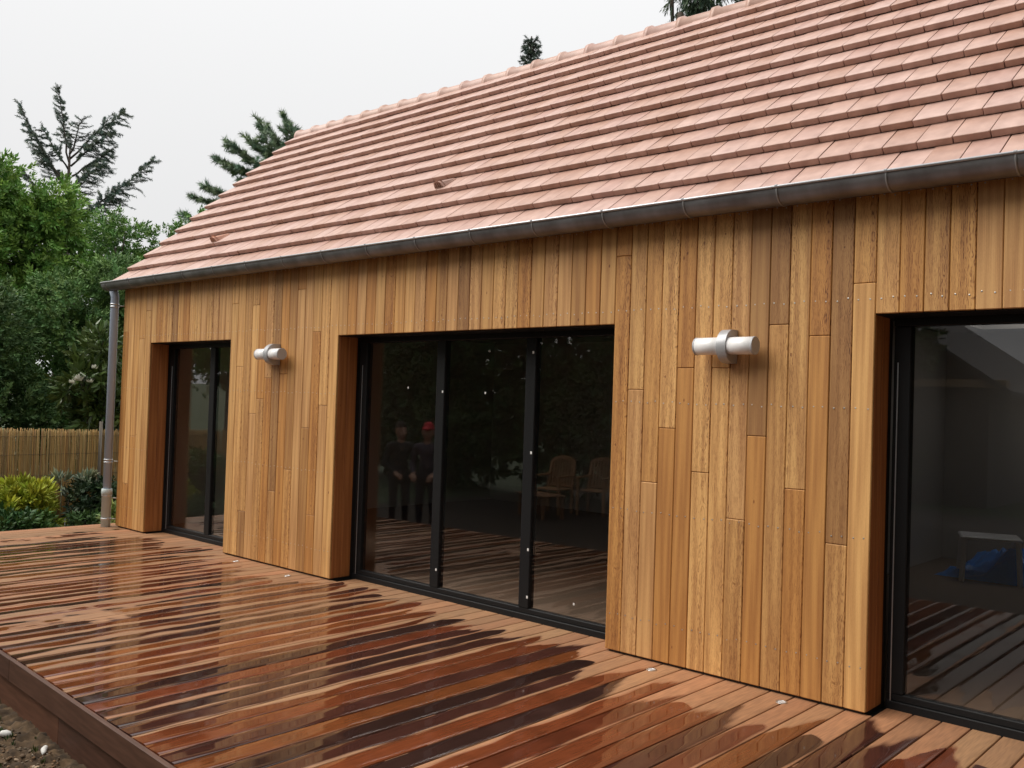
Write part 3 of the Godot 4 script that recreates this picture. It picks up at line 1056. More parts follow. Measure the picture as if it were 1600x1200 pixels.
func tint_of(base: Color, spread: float) -> Color:
	var k := 1.0 + rng.randf_range(-spread, spread)
	var w := rng.randf_range(-spread, spread) * 0.5
	return Color(maxf(0.004, base.r * k * (1.0 + w)), maxf(0.004, base.g * k), maxf(0.003, base.b * k * (1.0 - w)))

# random twig directions with an outward and upward lean
func twig_basis(out: Vector3, lift: float, size: float) -> Basis:
	var d := (out.normalized() * 0.9 + Vector3(rng.randfn() * 0.5, rng.randfn() * 0.5 + lift, rng.randfn() * 0.5)).normalized()
	var x := d.cross(Vector3(rng.randfn(), rng.randfn(), rng.randfn())).normalized()
	return Basis(x, d, x.cross(d)).scaled(Vector3.ONE * size)

# tree: blobs = [[centre, radii, colour], ...] in the tree's own frame
func leafy(called: String, label: String, category: String, at: Vector3, blobs: Array, count: int, mesh: Mesh, o: Dictionary) -> Node3D:
	var t := thing(called, label, category, at, 0.0, o.get("group", ""))
	var st := smooth_tool()
	var th: float = o.get("trunk", 0.12)
	var top: float = o.get("top", 2.0)
	if th > 0:
		var lean := Vector3(rng.randf_range(-0.1, 0.1), 0, rng.randf_range(-0.1, 0.1)) * top * 0.4
		tube(st, [Vector3(0, -0.1, 0), Vector3(0, top * 0.3, 0) + lean * 0.3, Vector3(0, top, 0) + lean], [th * 1.25, th, th * 0.6], 9)
		for b in blobs:
			var root := Vector3(0, top * rng.randf_range(0.45, 0.95), 0) + lean * 0.8
			var mid: Vector3 = root.lerp(b[0], 0.5) + Vector3(rng.randfn(), rng.randfn() * 0.4, rng.randfn()) * 0.12 * b[1].x
			tube(st, [root, mid, b[0], b[0] + Vector3(rng.randfn(), absf(rng.randfn()), rng.randfn()) * 0.35 * b[1].x], [th * 0.5, th * 0.33, th * 0.2, th * 0.06], 6)
			for k in 5:
				var e: Vector3 = b[0] + Vector3(rng.randfn(), rng.randfn(), rng.randfn()).normalized() * b[1] * 0.8
				tube(st, [mid.lerp(b[0], 0.6), b[0].lerp(e, 0.5) + Vector3(0, 0.05, 0), e], [th * 0.2, th * 0.12, th * 0.04], 5)
		part("trunk", done(st), mat(0.085, 0.065, 0.05, 0.9), t)
	var nz := noise(int(absf(at.x * 131.0 + at.z * 71.0)) + 5, o.get("clump", 1.1), 2)
	var areas := []
	var total := 0.0
	for b in blobs:
		total += pow(b[1].x * b[1].y * b[1].z, 0.667)
		areas.append(total)
	var places := []
	var tints := []
	var tries := 0
	while places.size() < count and tries < count * 12:
		tries += 1
		var pick := rng.randf() * total
		var bi := 0
		while areas[bi] < pick:
			bi += 1
		var b: Array = blobs[bi]
		var dir := Vector3(rng.randfn(), rng.randfn(), rng.randfn()).normalized()
		var rad := pow(rng.randf(), 0.42)
		var p: Vector3 = b[0] + dir * rad * b[1]
		if nz.get_noise_3dv(p) < o.get("gap", -0.12) + 0.25 * (rad - 0.5) or p.y < o.get("low", -9.0):
			continue
		places.append(Transform3D(twig_basis(dir, o.get("lift", 0.25), rng.randf_range(0.7, 1.3)), p))
		tints.append(tint_of(b[2], o.get("vary", 0.3)))
	scatter("crown", mesh, leaf_mat(o.get("rough", 0.5), o.get("through", 0.35)), places, tints, t)
	return t

# conifer limb: a curved branch with side twigs carrying needle tufts
func limb(st: SurfaceTool, a: Vector3, b: Vector3, sag: float, r0: float, twig: float, step: float, places: Array, tints: Array, col: Color, droop := 0.3, size := 1.0, gap := 0.085) -> void:
	var pts := []
	var rad := []
	var n := 7
	for i in n + 1:
		var f := float(i) / n
		pts.append(a.lerp(b, f) - Vector3(0, sag * 4.0 * f * (1.0 - f), 0) + Vector3(rng.randfn(), rng.randfn(), rng.randfn()) * 0.02)
		rad.append(lerpf(r0, r0 * 0.15, f))
	tube(st, pts, rad, 6)
	var length := a.distance_to(b)
	var main := (b - a).normalized()
	var k := 0.25
	while k < 1.0:
		var p: Vector3 = pts[int(k * n)].lerp(pts[mini(n, int(k * n) + 1)], k * n - int(k * n))
		for s in [-1.0, 1.0]:
			var sd: Vector3 = main.cross(Vector3.UP).normalized() * s
			var td: Vector3 = (sd * rng.randf_range(0.5, 1.0) + main * rng.randf_range(0.3, 0.8) + Vector3(0, rng.randf_range(-droop * 1.4, droop * 0.2), 0)).normalized()
			var tl := twig * rng.randf_range(0.5, 1.15) * (1.15 - 0.75 * k)
			var e: Vector3 = p + td * tl + Vector3(0, -droop * 0.35 * tl, 0)
			tube(st, [p, p.lerp(e, 0.5) + Vector3(0, 0.03 * tl, 0), e], [r0 * 0.36, r0 * 0.26, 0.004], 4)
			var q := 0.12
			while q < 1.05:
				var at := p.lerp(e, q) + Vector3(rng.randfn(), rng.randfn(), rng.randfn()) * 0.015
				places.append(Transform3D(needle_basis(td + Vector3(0, -droop * 0.4, 0), size * rng.randf_range(0.7, 1.2)), at))
				tints.append(tint_of(col, 0.3))
				q += gap / maxf(tl, 0.1)
		places.append(Transform3D(needle_basis(main, size * rng.randf_range(0.8, 1.2)), p))
		tints.append(tint_of(col, 0.3))
		k += step / length
	for q in 3:
		places.append(Transform3D(twig_basis(main, 0.0, size), b - main * 0.06 * q))
		tints.append(tint_of(col, 0.3))

func needle_basis(d: Vector3, size: float) -> Basis:
	d = (d.normalized() + Vector3(rng.randfn(), rng.randfn(), rng.randfn()) * 0.16).normalized()
	var x := d.cross(Vector3(rng.randfn(), rng.randfn(), rng.randfn())).normalized()
	return Basis(x, d, x.cross(d)).scaled(Vector3.ONE * size)

func conifer(called: String, label: String, at: Vector3, height: float, trunk: float, limbs: Array, col: Color, tuft: Mesh, twig: float, step: float, droop: float, size := 1.0, gap := 0.085) -> void:
	var t := thing(called, label, "tree", at)
	var st := smooth_tool()
	tube(st, [Vector3(0, -0.1, 0), Vector3(0.05, height * 0.5, 0.04), Vector3(0, height, 0)], [trunk, trunk * 0.6, 0.02], 9)
	var places := []
	var tints := []
	for l in limbs:
		limb(st, l[0], l[1], l[2], minf(trunk * 0.28, 0.032), twig * (l[3] if l.size() > 3 else 1.0), step, places, tints, col, droop, size, gap)
	part("trunk", done(st), mat(0.07, 0.055, 0.045, 0.9), t)
	scatter("crown", tuft, leaf_mat(0.6, 0.12), places, tints, t)

func build_plants() -> void:
	var broad := sprig(9, 0.098, 0.045, 0.13, 1.05, 1)
	var broad2 := sprig(8, 0.17, 0.085, 0.16, 1.05, 7)
	var small := sprig(9, 0.07, 0.034, 0.10, 1.0, 2)
	var big := sprig(7, 0.17, 0.065, 0.12, 0.95, 3)
	var lance := sprig(10, 0.10, 0.028, 0.07, 0.75, 4)
	var bright := Color(0.165, 0.30, 0.06)
	var mid := Color(0.115, 0.225, 0.05)
	var deep := Color(0.078, 0.145, 0.045)
	# tall light green tree at the left, beyond the fence
	leafy("broadleaf_tree", "tall light green broadleaf tree at the left edge behind the reed fence", "tree", Vector3(-7.6, -0.3, -0.7), [
		[Vector3(0.2, 5.2, -0.2), Vector3(1.0, 0.95, 1.1), bright], [Vector3(0.6, 4.9, -1.1), Vector3(0.8, 0.9, 0.75), bright], [Vector3(0.4, 4.2, 0.6), Vector3(1.1, 1.0, 1.1), bright],
		[Vector3(0.5, 4.0, -0.9), Vector3(1.0, 0.9, 1.0), bright], [Vector3(0.6, 3.3, -0.1), Vector3(1.1, 0.8, 1.1), bright], [Vector3(-0.6, 5.3, 0.4), Vector3(0.9, 0.9, 1.0), bright], [Vector3(0.3, 2.6, -0.9), Vector3(1.2, 0.8, 1.1), bright], [Vector3(-0.3, 4.6, 1.6), Vector3(1.0, 1.2, 1.0), bright]],
		11000, broad, {"trunk": 0.16, "top": 4.2, "gap": -0.05, "clump": 1.3})
	# looser tree between it and the roof
	leafy("hazel_tree", "loose yellow-green tree with gaps between the tall tree and the roof verge", "tree", Vector3(-8.6, -0.3, -4.4), [
		[Vector3(0.1, 4.9, 0.7), Vector3(0.9, 0.75, 0.8), mid], [Vector3(0.5, 4.7, -0.5), Vector3(0.9, 0.8, 0.8), mid], [Vector3(0.4, 3.9, 0.5), Vector3(1.0, 0.9, 1.2), mid], [Vector3(0.5, 3.6, -0.7), Vector3(1.0, 1.0, 0.9), mid], [Vector3(0.2, 5.4, -1.2), Vector3(0.7, 0.55, 0.6), mid], [Vector3(0.3, 2.8, 0.3), Vector3(1.1, 0.8, 1.2), mid]],
		8500, small, {"trunk": 0.11, "top": 4.0, "gap": -0.06, "clump": 1.4})
	var holly := Color(0.105, 0.20, 0.058)
	# dark evergreens directly behind the fence
	leafy("evergreen_shrub", "dark evergreen shrub mass rising behind the reed fence at the left", "shrub", Vector3(-4.6, -0.3, 0.5), [
		[Vector3(0, 2.6, -0.2), Vector3(0.9, 1.1, 1.0), deep], [Vector3(0.1, 1.6, 0.6), Vector3(0.9, 1.0, 1.0), deep], [Vector3(0, 3.2, 0.7), Vector3(0.8, 0.8, 0.9), deep], [Vector3(0.1, 1.4, -0.7), Vector3(0.8, 0.9, 0.9), deep]],
		7000, small, {"trunk": 0.07, "top": 2.2, "gap": -0.15, "clump": 1.6, "rough": 0.6})
	leafy("holly_bush", "dark small-leaved bush behind the fence next to the downpipe", "shrub", Vector3(-5.0, -0.3, -1.8), [
		[Vector3(0, 3.0, 0.3), Vector3(0.9, 0.9, 0.9), holly], [Vector3(0.2, 2.2, -0.4), Vector3(0.9, 0.9, 0.9), holly], [Vector3(0.1, 1.3, 0.2), Vector3(0.9, 0.9, 1.0), holly], [Vector3(0.1, 3.5, -0.5), Vector3(0.8, 0.7, 0.8), holly]],
		7000, small, {"trunk": 0.07, "top": 2.2, "gap": -0.12, "clump": 1.7, "rough": 0.6})
	leafy("laurel_tree", "dense mid-green tree filling the gap beside the roof's lower left corner", "tree", Vector3(-6.6, -0.3, -3.4), [
		[Vector3(0.1, 3.6, 0.1), Vector3(0.9, 0.75, 0.9), mid], [Vector3(0.3, 2.9, -0.5), Vector3(0.9, 0.9, 0.9), mid], [Vector3(0.2, 2.5, 0.6), Vector3(0.9, 1.0, 0.9), mid], [Vector3(0.1, 1.5, 0.2), Vector3(0.9, 0.9, 1.0), mid]],
		6000, small, {"trunk": 0.09, "top": 2.8, "gap": -0.15, "clump": 1.6})
	# magnolia with white flowers, leaning over the fence
	var mg := leafy("magnolia_shrub", "glossy shrub with white flowers leaning over the fence near the downpipe", "shrub", Vector3(-3.0, -0.3, -1.0), [
		[Vector3(0.05, 2.5, -0.05), Vector3(0.3, 0.35, 0.3), Color(0.075, 0.115, 0.032)], [Vector3(0.1, 1.95, 0.2), Vector3(0.35, 0.4, 0.4), Color(0.075, 0.115, 0.032)], [Vector3(0.1, 1.55, -0.1), Vector3(0.35, 0.35, 0.35), Color(0.075, 0.115, 0.032)]],
		300, big, {"trunk": 0.04, "top": 1.6, "gap": -0.2, "clump": 2.5, "rough": 0.3})
	var petal := mat(0.80, 0.80, 0.70, 0.5)
	for f in [[Vector3(0.40, 2.02, 0.42), 0.085], [Vector3(0.42, 2.0, 0.26), 0.06], [Vector3(0.42, 2.2, 0.20), 0.055], [Vector3(0.40, 1.98, 0.50), 0.05]]:
		var st := flat_tool()
		for k in 9:
			var a := k * 2.3
			var tip := 0.5 + 0.09 * k
			var d := Vector3(cos(a) * sin(tip), cos(tip), sin(a) * sin(tip))
			leaf(st, f[0], d, d.cross(Vector3.UP).normalized(), f[1] * 1.35, f[1] * 0.95, -0.3, 0.1)
		part("flower", done(st), petal, mg)
	# planting in front of the fence
	leafy("golden_shrub", "bright yellow-green rounded shrub in front of the reed fence", "shrub", Vector3(-1.25, -0.3, 0.62), [
		[Vector3(0, 0.52, -0.05), Vector3(0.30, 0.22, 0.30), Color(0.37, 0.41, 0.05)], [Vector3(0.05, 0.36, 0.22), Vector3(0.30, 0.26, 0.28), Color(0.37, 0.41, 0.05)], [Vector3(0.1, 0.32, -0.2), Vector3(0.26, 0.24, 0.2), Color(0.37, 0.41, 0.05)]],
		800, lance, {"trunk": 0.02, "top": 0.35, "gap": -0.1, "clump": 4.5, "lift": 0.6})
	leafy("green_shrub", "low mid-green leafy plant at the deck's far edge under the golden shrub", "plant", Vector3(-0.72, -0.3, 0.95), [
		[Vector3(0, 0.28, 0), Vector3(0.22, 0.15, 0.30), Color(0.05, 0.12, 0.035)], [Vector3(0.02, 0.24, -0.3), Vector3(0.18, 0.12, 0.2), Color(0.06, 0.13, 0.03)]],
		320, small, {"trunk": 0.012, "top": 0.2, "gap": -0.2, "clump": 5.0, "lift": 0.5})
	leafy("edge_bush", "small green bush cut off by the picture's left edge before the fence", "shrub", Vector3(-1.5, -0.3, 1.38), [[Vector3(0, 0.75, 0.05), Vector3(0.2, 0.28, 0.32), Color(0.06, 0.14, 0.03)], [Vector3(0, 0.45, 0.1), Vector3(0.2, 0.3, 0.3), Color(0.05, 0.11, 0.03)]],
		330, small, {"trunk": 0.02, "top": 0.5, "gap": -0.2, "clump": 4.0})
	leafy("dark_plant", "dark leafy plant low in front of the fence by the downpipe", "plant", Vector3(-1.35, -0.3, -0.38), [
		[Vector3(0, 0.42, 0.12), Vector3(0.22, 0.24, 0.24), Color(0.035, 0.062, 0.03)], [Vector3(0.05, 0.48, -0.15), Vector3(0.2, 0.22, 0.2), Color(0.04, 0.075, 0.028)]],
		330, small, {"trunk": 0.015, "top": 0.3, "gap": -0.15, "clump": 4.0})
	leafy("silver_plant", "pale silvery sprigs standing above the dark plant before the fence", "plant", Vector3(-1.5, -0.3, -0.08), [[Vector3(0, 0.68, 0.12), Vector3(0.06, 0.06, 0.07), Color(0.22, 0.27, 0.20)], [Vector3(0, 0.72, -0.2), Vector3(0.06, 0.06, 0.07), Color(0.25, 0.29, 0.2)]],
		34, lance, {"trunk": 0.01, "top": 0.5, "gap": -0.9, "clump": 4.0, "lift": 0.8})
	leafy("variegated_plant", "pale green leafy plant at the foot of the downpipe", "plant", Vector3(-0.75, -0.3, -0.42), [[Vector3(0, 0.27, 0), Vector3(0.16, 0.1, 0.16), Color(0.30, 0.36, 0.12)]],
		85, broad, {"trunk": 0.01, "top": 0.2, "gap": -0.9, "clump": 4.0, "lift": 0.5})
	leafy("ground_plant", "small green plant beside the thin stake at the deck's far edge", "plant", Vector3(-0.95, -0.3, -0.03), [[Vector3(0, 0.2, 0), Vector3(0.12, 0.1, 0.14), Color(0.07, 0.13, 0.04)]],
		60, small, {"trunk": 0.01, "top": 0.15, "gap": -0.9, "clump": 4.0, "lift": 0.5})
	# cedar: long upswept limbs hung with needles
	var s := Vector3(0.743, 0, -0.669)
	var dp := Vector3(0.669, 0, 0.743)
	var tuft := needle_tuft(22, 0.085, 0.15, 0.010, 5, 0.25)
	var lm := []
	for e in [[0.0, 8.8, -0.43, 11.1, 0.0, 0.0, 0.55], [-0.1, 8.2, -1.46, 10.5, 0.2, 0.25, 0.75], [0.0, 8.9, 1.54, 10.46, -0.12, -0.2, 1.0], [0.05, 8.7, 1.37, 9.7, -0.05, 0.25, 0.75], [0.05, 8.4, 1.17, 9.3, 0.0, -0.3, 0.8], [0.1, 8.1, 1.25, 8.7, -0.05, 0.3, 0.8], [0.3, 7.2, 2.57, 8.94, 0.12, 0.1, 0.9], [0.2, 7.0, 1.7, 7.9, 0.1, 0.4, 0.9],
			[0.0, 8.0, -1.1, 9.4, 0.15, -0.3, 0.75], [-0.1, 7.4, -1.3, 8.5, 0.1, 0.2, 0.8], [0.0, 7.6, 0.9, 8.4, 0.05, 0.6, 0.8], [0.0, 8.6, -0.5, 9.7, 0.05, 0.7, 0.7], [0.0, 9.0, 0.5, 10.0, 0.0, 0.4, 0.6]]:
		lm.append([s * e[0] + Vector3(0, e[1], 0), s * e[2] + dp * e[5] + Vector3(0, e[3], 0), e[4], e[6]])
	conifer("cedar_tree", "dark blue-green cedar with upswept drooping limbs against the sky at left", Vector3(-18.28, -0.3, -6.6), 9.3, 0.28, lm, Color(0.095, 0.135, 0.105), tuft, 0.85, 0.088, 0.42, 0.95, 0.078)
	# pine whose limbs reach out behind the roof verge
	var pine_tuft := needle_tuft(30, 0.15, 0.14, 0.010, 8, 0.0)
	var pl := []
	for e in [[0.0, 7.6, -0.55, 8.55, 0.05, 0.0, 0.8], [-0.1, 6.9, -2.05, 7.45, 0.1, 0.2, 1.1], [-0.1, 7.2, -1.3, 8.0, 0.1, -0.3, 1.2], [0.0, 7.0, -0.9, 7.9, 0.1, 0.5, 1.2], [-0.1, 6.0, -2.55, 6.55, 0.1, 0.2, 1.0], [-0.1, 5.7, -2.9, 6.15, 0.1, -0.1, 0.9], [0.1, 7.3, 0.8, 7.9, 0.1, 0.2, 1.0], [-0.1, 6.5, -1.6, 7.1, 0.1, -0.4, 1.2], [0.0, 7.3, -1.0, 8.25, 0.05, 0.3, 1.1], [-0.1, 7.0, -1.7, 7.75, 0.1, 0.5, 1.0], [0.0, 7.5, -0.3, 8.2, 0.0, 0.4, 1.0], [-0.1, 5.9, -2.2, 6.75, 0.05, 0.4, 0.9]]:
		pl.append([s * e[0] + Vector3(0, e[1], 0), s * e[2] + dp * e[5] + Vector3(0, e[3], 0), e[4], e[6]])
	conifer("pine_tree", "green pine whose limbs reach out behind the roof's left verge", Vector3(-7.75, -0.3, -7.85), 8.0, 0.2, pl, Color(0.13, 0.20, 0.115), pine_tuft, 0.55, 0.13, 0.0, 1.0, 0.09)
	# tip of a spruce above the ridge
	var sp := []
	for k in 70:
		var y := 9.0 + 3.15 * k / 70.0
		var rr := 0.10 + 0.62 * (1.0 - (y - 9.0) / 3.3)
		var a := k * 2.399
		sp.append([Vector3(0, y, 0), Vector3(cos(a) * rr, y + 0.12, sin(a) * rr), 0.02, 0.5])
	conifer("spruce_tree", "narrow conifer tip showing above the middle of the roof ridge", Vector3(-6.42, -0.3, -14.35), 12.3, 0.16, sp, Color(0.05, 0.08, 0.06), needle_tuft(20, 0.09, 0.10, 0.009, 9), 0.34, 0.14, 0.15)
	# hanging foliage above the ridge near the top edge
	var strip := sprig(12, 0.13, 0.022, 0.30, 0.5, 6)
	leafy("weeping_tree", "tree with narrow hanging leaves at the top edge above the ridge", "tree", Vector3(0.15, -0.3, -12.4), [
		[Vector3(0.1, 11.6, 0.1), Vector3(0.75, 1.0, 0.75), Color(0.06, 0.105, 0.055)], [Vector3(0.1, 12.6, 0.0), Vector3(1.0, 0.9, 1.0), Color(0.06, 0.105, 0.055)], [Vector3(-0.45, 10.9, 0.35), Vector3(0.12, 0.3, 0.12), Color(0.06, 0.10, 0.06)], [Vector3(0.1, 10.75, 0.0), Vector3(0.35, 0.35, 0.3), Color(0.06, 0.10, 0.06)], [Vector3(-0.5, 10.25, 0.45), Vector3(0.12, 0.18, 0.12), Color(0.06, 0.10, 0.06)]],
		1500, strip, {"trunk": 0.14, "top": 10.5, "gap": -0.05, "clump": 2.0, "lift": -1.6})
	leafy("dark_conifer", "dense dark tree behind the ridge at the top edge", "tree", Vector3(1.35, -0.3, -13.6), [
		[Vector3(0.1, 11.9, 0.1), Vector3(0.9, 1.2, 0.9), deep], [Vector3(-0.25, 11.2, 0.3), Vector3(0.5, 0.5, 0.5), deep]],
		2200, small, {"trunk": 0.14, "top": 11.0, "gap": -0.25, "clump": 2.0})
	# trees behind the viewer that the glass mirrors
	var dk := Color(0.07, 0.125, 0.045)
	var names := ["dark tree mirrored in the middle sliding door's left pane", "dark tree mirrored behind the two people in the glass", "dark tree mirrored in the middle pane of the sliding door", "dark tree mirrored behind the wooden garden chairs", "dark tree mirrored in the near sliding door's left side"]
	var spots := [Vector3(-7.2, -0.3, 10.0), Vector3(-4.2, -0.3, 9.2), Vector3(-1.4, -0.3, 9.6), Vector3(1.2, -0.3, 9.4), Vector3(3.2, -0.3, 11.0)]
	for i in 5:
		leafy("garden_tree", names[i], "tree", spots[i], [
			[Vector3(0, 7.0, 0), Vector3(1.6, 1.6, 1.4), dk], [Vector3(0.2, 5.2, 0), Vector3(1.8, 1.6, 1.5), dk], [Vector3(0.5, 3.6, 0.2), Vector3(1.8, 1.6, 1.4), dk], [Vector3(-0.6, 2.2, -0.1), Vector3(1.7, 1.6, 1.3), dk], [Vector3(0.6, 1.1, -0.3), Vector3(1.5, 1.1, 1.2), dk]],
			3400, broad2, {"trunk": 0.16, "top": 3.6, "gap": -0.35, "clump": 0.9, "group": "trees mirrored in the glass"})
	var shade := ["tall dense tree beyond the house's near end, shading the near door", "tall dense tree behind the viewer's right shoulder, shading the deck", "tall dense tree at the garden's far right corner", "tall dense tree close behind the viewer, shading the near boards"]
	for i in 4:
		leafy("shade_tree", shade[i], "tree", [Vector3(14.9, -0.3, 1.4), Vector3(14.8, -0.3, 5.4), Vector3(13.6, -0.3, 9.4), Vector3(11.2, -0.3, 8.7)][i], [
			[Vector3(0, 9.4, 0), Vector3(1.9, 1.8, 2.1), dk], [Vector3(0.2, 7.2, 0.2), Vector3(2.2, 1.9, 2.4), dk], [Vector3(-0.2, 4.8, 0), Vector3(2.2, 1.9, 2.4), dk], [Vector3(0.2, 2.4, 0), Vector3(2.0, 1.9, 2.3), dk]],
			4200, broad2, {"trunk": 0.2, "top": 5.0, "gap": -0.3, "clump": 0.8, "group": "trees shading the near end"})
	leafy("garden_bush", "yellow-green bush mirrored beside the wooden garden chairs", "shrub", Vector3(1.95, -0.3, 8.1), [[Vector3(0, 0.75, 0), Vector3(0.5, 0.65, 0.5), Color(0.16, 0.22, 0.04)], [Vector3(-0.5, 0.55, 0.2), Vector3(0.4, 0.45, 0.4), Color(0.10, 0.17, 0.04)]],
		700, lance, {"trunk": 0.03, "top": 0.6, "gap": -0.2, "clump": 3.0})
	leafy("orchard_tree", "open-crowned tree mirrored against the sky in the far sliding door", "tree", Vector3(-15.5, -0.3, 10.2), [
		[Vector3(0, 3.6, 0), Vector3(2.0, 1.5, 1.8), mid], [Vector3(0.3, 5.6, 0.2), Vector3(2.2, 1.7, 2.0), mid], [Vector3(-0.2, 7.4, 0), Vector3(2.0, 1.4, 1.9), mid], [Vector3(0.8, 2.8, 0.6), Vector3(1.5, 0.9, 1.4), mid], [Vector3(-1.0, 2.9, -0.6), Vector3(1.5, 1.0, 1.4), mid]],
		5200, broad, {"trunk": 0.14, "top": 3.0, "gap": -0.05, "clump": 1.0})

# ------------------------------------------------------------------ fence, ground, garden
func build_fence() -> void:
	var f := thing("reed_fence", "tan reed screen fence standing behind the shrubs at the deck's far end", "fence", Vector3(-2.2, -0.3, 0))
	var ms := []
	for c in [[0.36, 0.215, 0.066], [0.28, 0.16, 0.05], [0.41, 0.265, 0.09], [0.22, 0.125, 0.04], [0.32, 0.21, 0.075], [0.30, 0.20, 0.065]]:
		ms.append(Color(c[0], c[1], c[2]))
	# reeds stand close together in two loose layers, one mass
	var st := smooth_tool()
	tube(st, [Vector3(0, 0, 0), Vector3(0, 0.5, 0), Vector3(0, 1.0, 0)], [1.0, 1.0, 0.8], 6)
	var reed := indexed(st)
	var places := []
	var tints := []
	var z := -4.2
	while z < 2.75:
		for layer in 2:
			var rad := rng.randf_range(0.0032, 0.006)
			var h := 1.345 + 0.012 * sin(z * 2.1) + rng.randf_range(-0.03, 0.02)
			var lean := Basis(Vector3(1, 0, 0), rng.randfn() * 0.008) * Basis(Vector3(0, 0, 1), rng.randfn() * 0.006)
			places.append(Transform3D(lean * Basis.from_scale(Vector3(rad, h, rad)), Vector3(rng.randf_range(-0.004, 0.004) - 0.012 * layer, 0.0, z + rng.randf_range(-0.003, 0.003))))
			tints.append(tint_of(ms[rng.randi() % 6], 0.22))
		z += 0.0088
	var rm := StandardMaterial3D.new()
	rm.vertex_color_use_as_albedo = true
	rm.roughness = 0.7
	var reeds := scatter("reeds", reed, rm, places, tints, f)
	reeds.set_meta("kind", "stuff")
	for y in [0.18, 0.46, 0.74, 1.02, 1.26]:
		st = smooth_tool()
		tube(st, [Vector3(0.010, y, -4.2), Vector3(0.012, y - 0.012, -2.4), Vector3(0.010, y, -0.8), Vector3(0.012, y - 0.01, 0.9), Vector3(0.010, y, 2.75)], [0.0022, 0.0022, 0.0022, 0.0022, 0.0022], 5)
		part("binding_wire", done(st), mat(0.10, 0.08, 0.06, 0.5, 0.6), f)
	for zz in [-3.0, -0.74, 1.2, 2.7]:
		st = smooth_tool()
		tube(st, [Vector3(0.05, -0.1, zz), Vector3(0.055, 0.7, zz + 0.006), Vector3(0.05, 1.46, zz)], [0.026, 0.025, 0.023], 9)
		part("post", done(st), mat(0.15, 0.13, 0.105, 0.8), f)
	var sk := thing("garden_stake", "thin pale metal stake standing by the deck's far edge", "stake", Vector3(-1.0, -0.3, 0.17))
	st = smooth_tool()
	tube(st, [Vector3(0, -0.05, 0), Vector3(0.003, 0.30, 0)], [0.006, 0.006], 8)
	part("rod", done(st), mat(0.5, 0.48, 0.45, 0.5, 0.4), sk)
	st = smooth_tool()
	tube(st, [Vector3(0.003, 0.30, 0), Vector3(0.003, 0.306, 0), Vector3(0.003, 0.312, 0)], [0.010, 0.011, 0.006], 10)
	part("cap", done(st), mat(0.6, 0.58, 0.55, 0.5), sk)

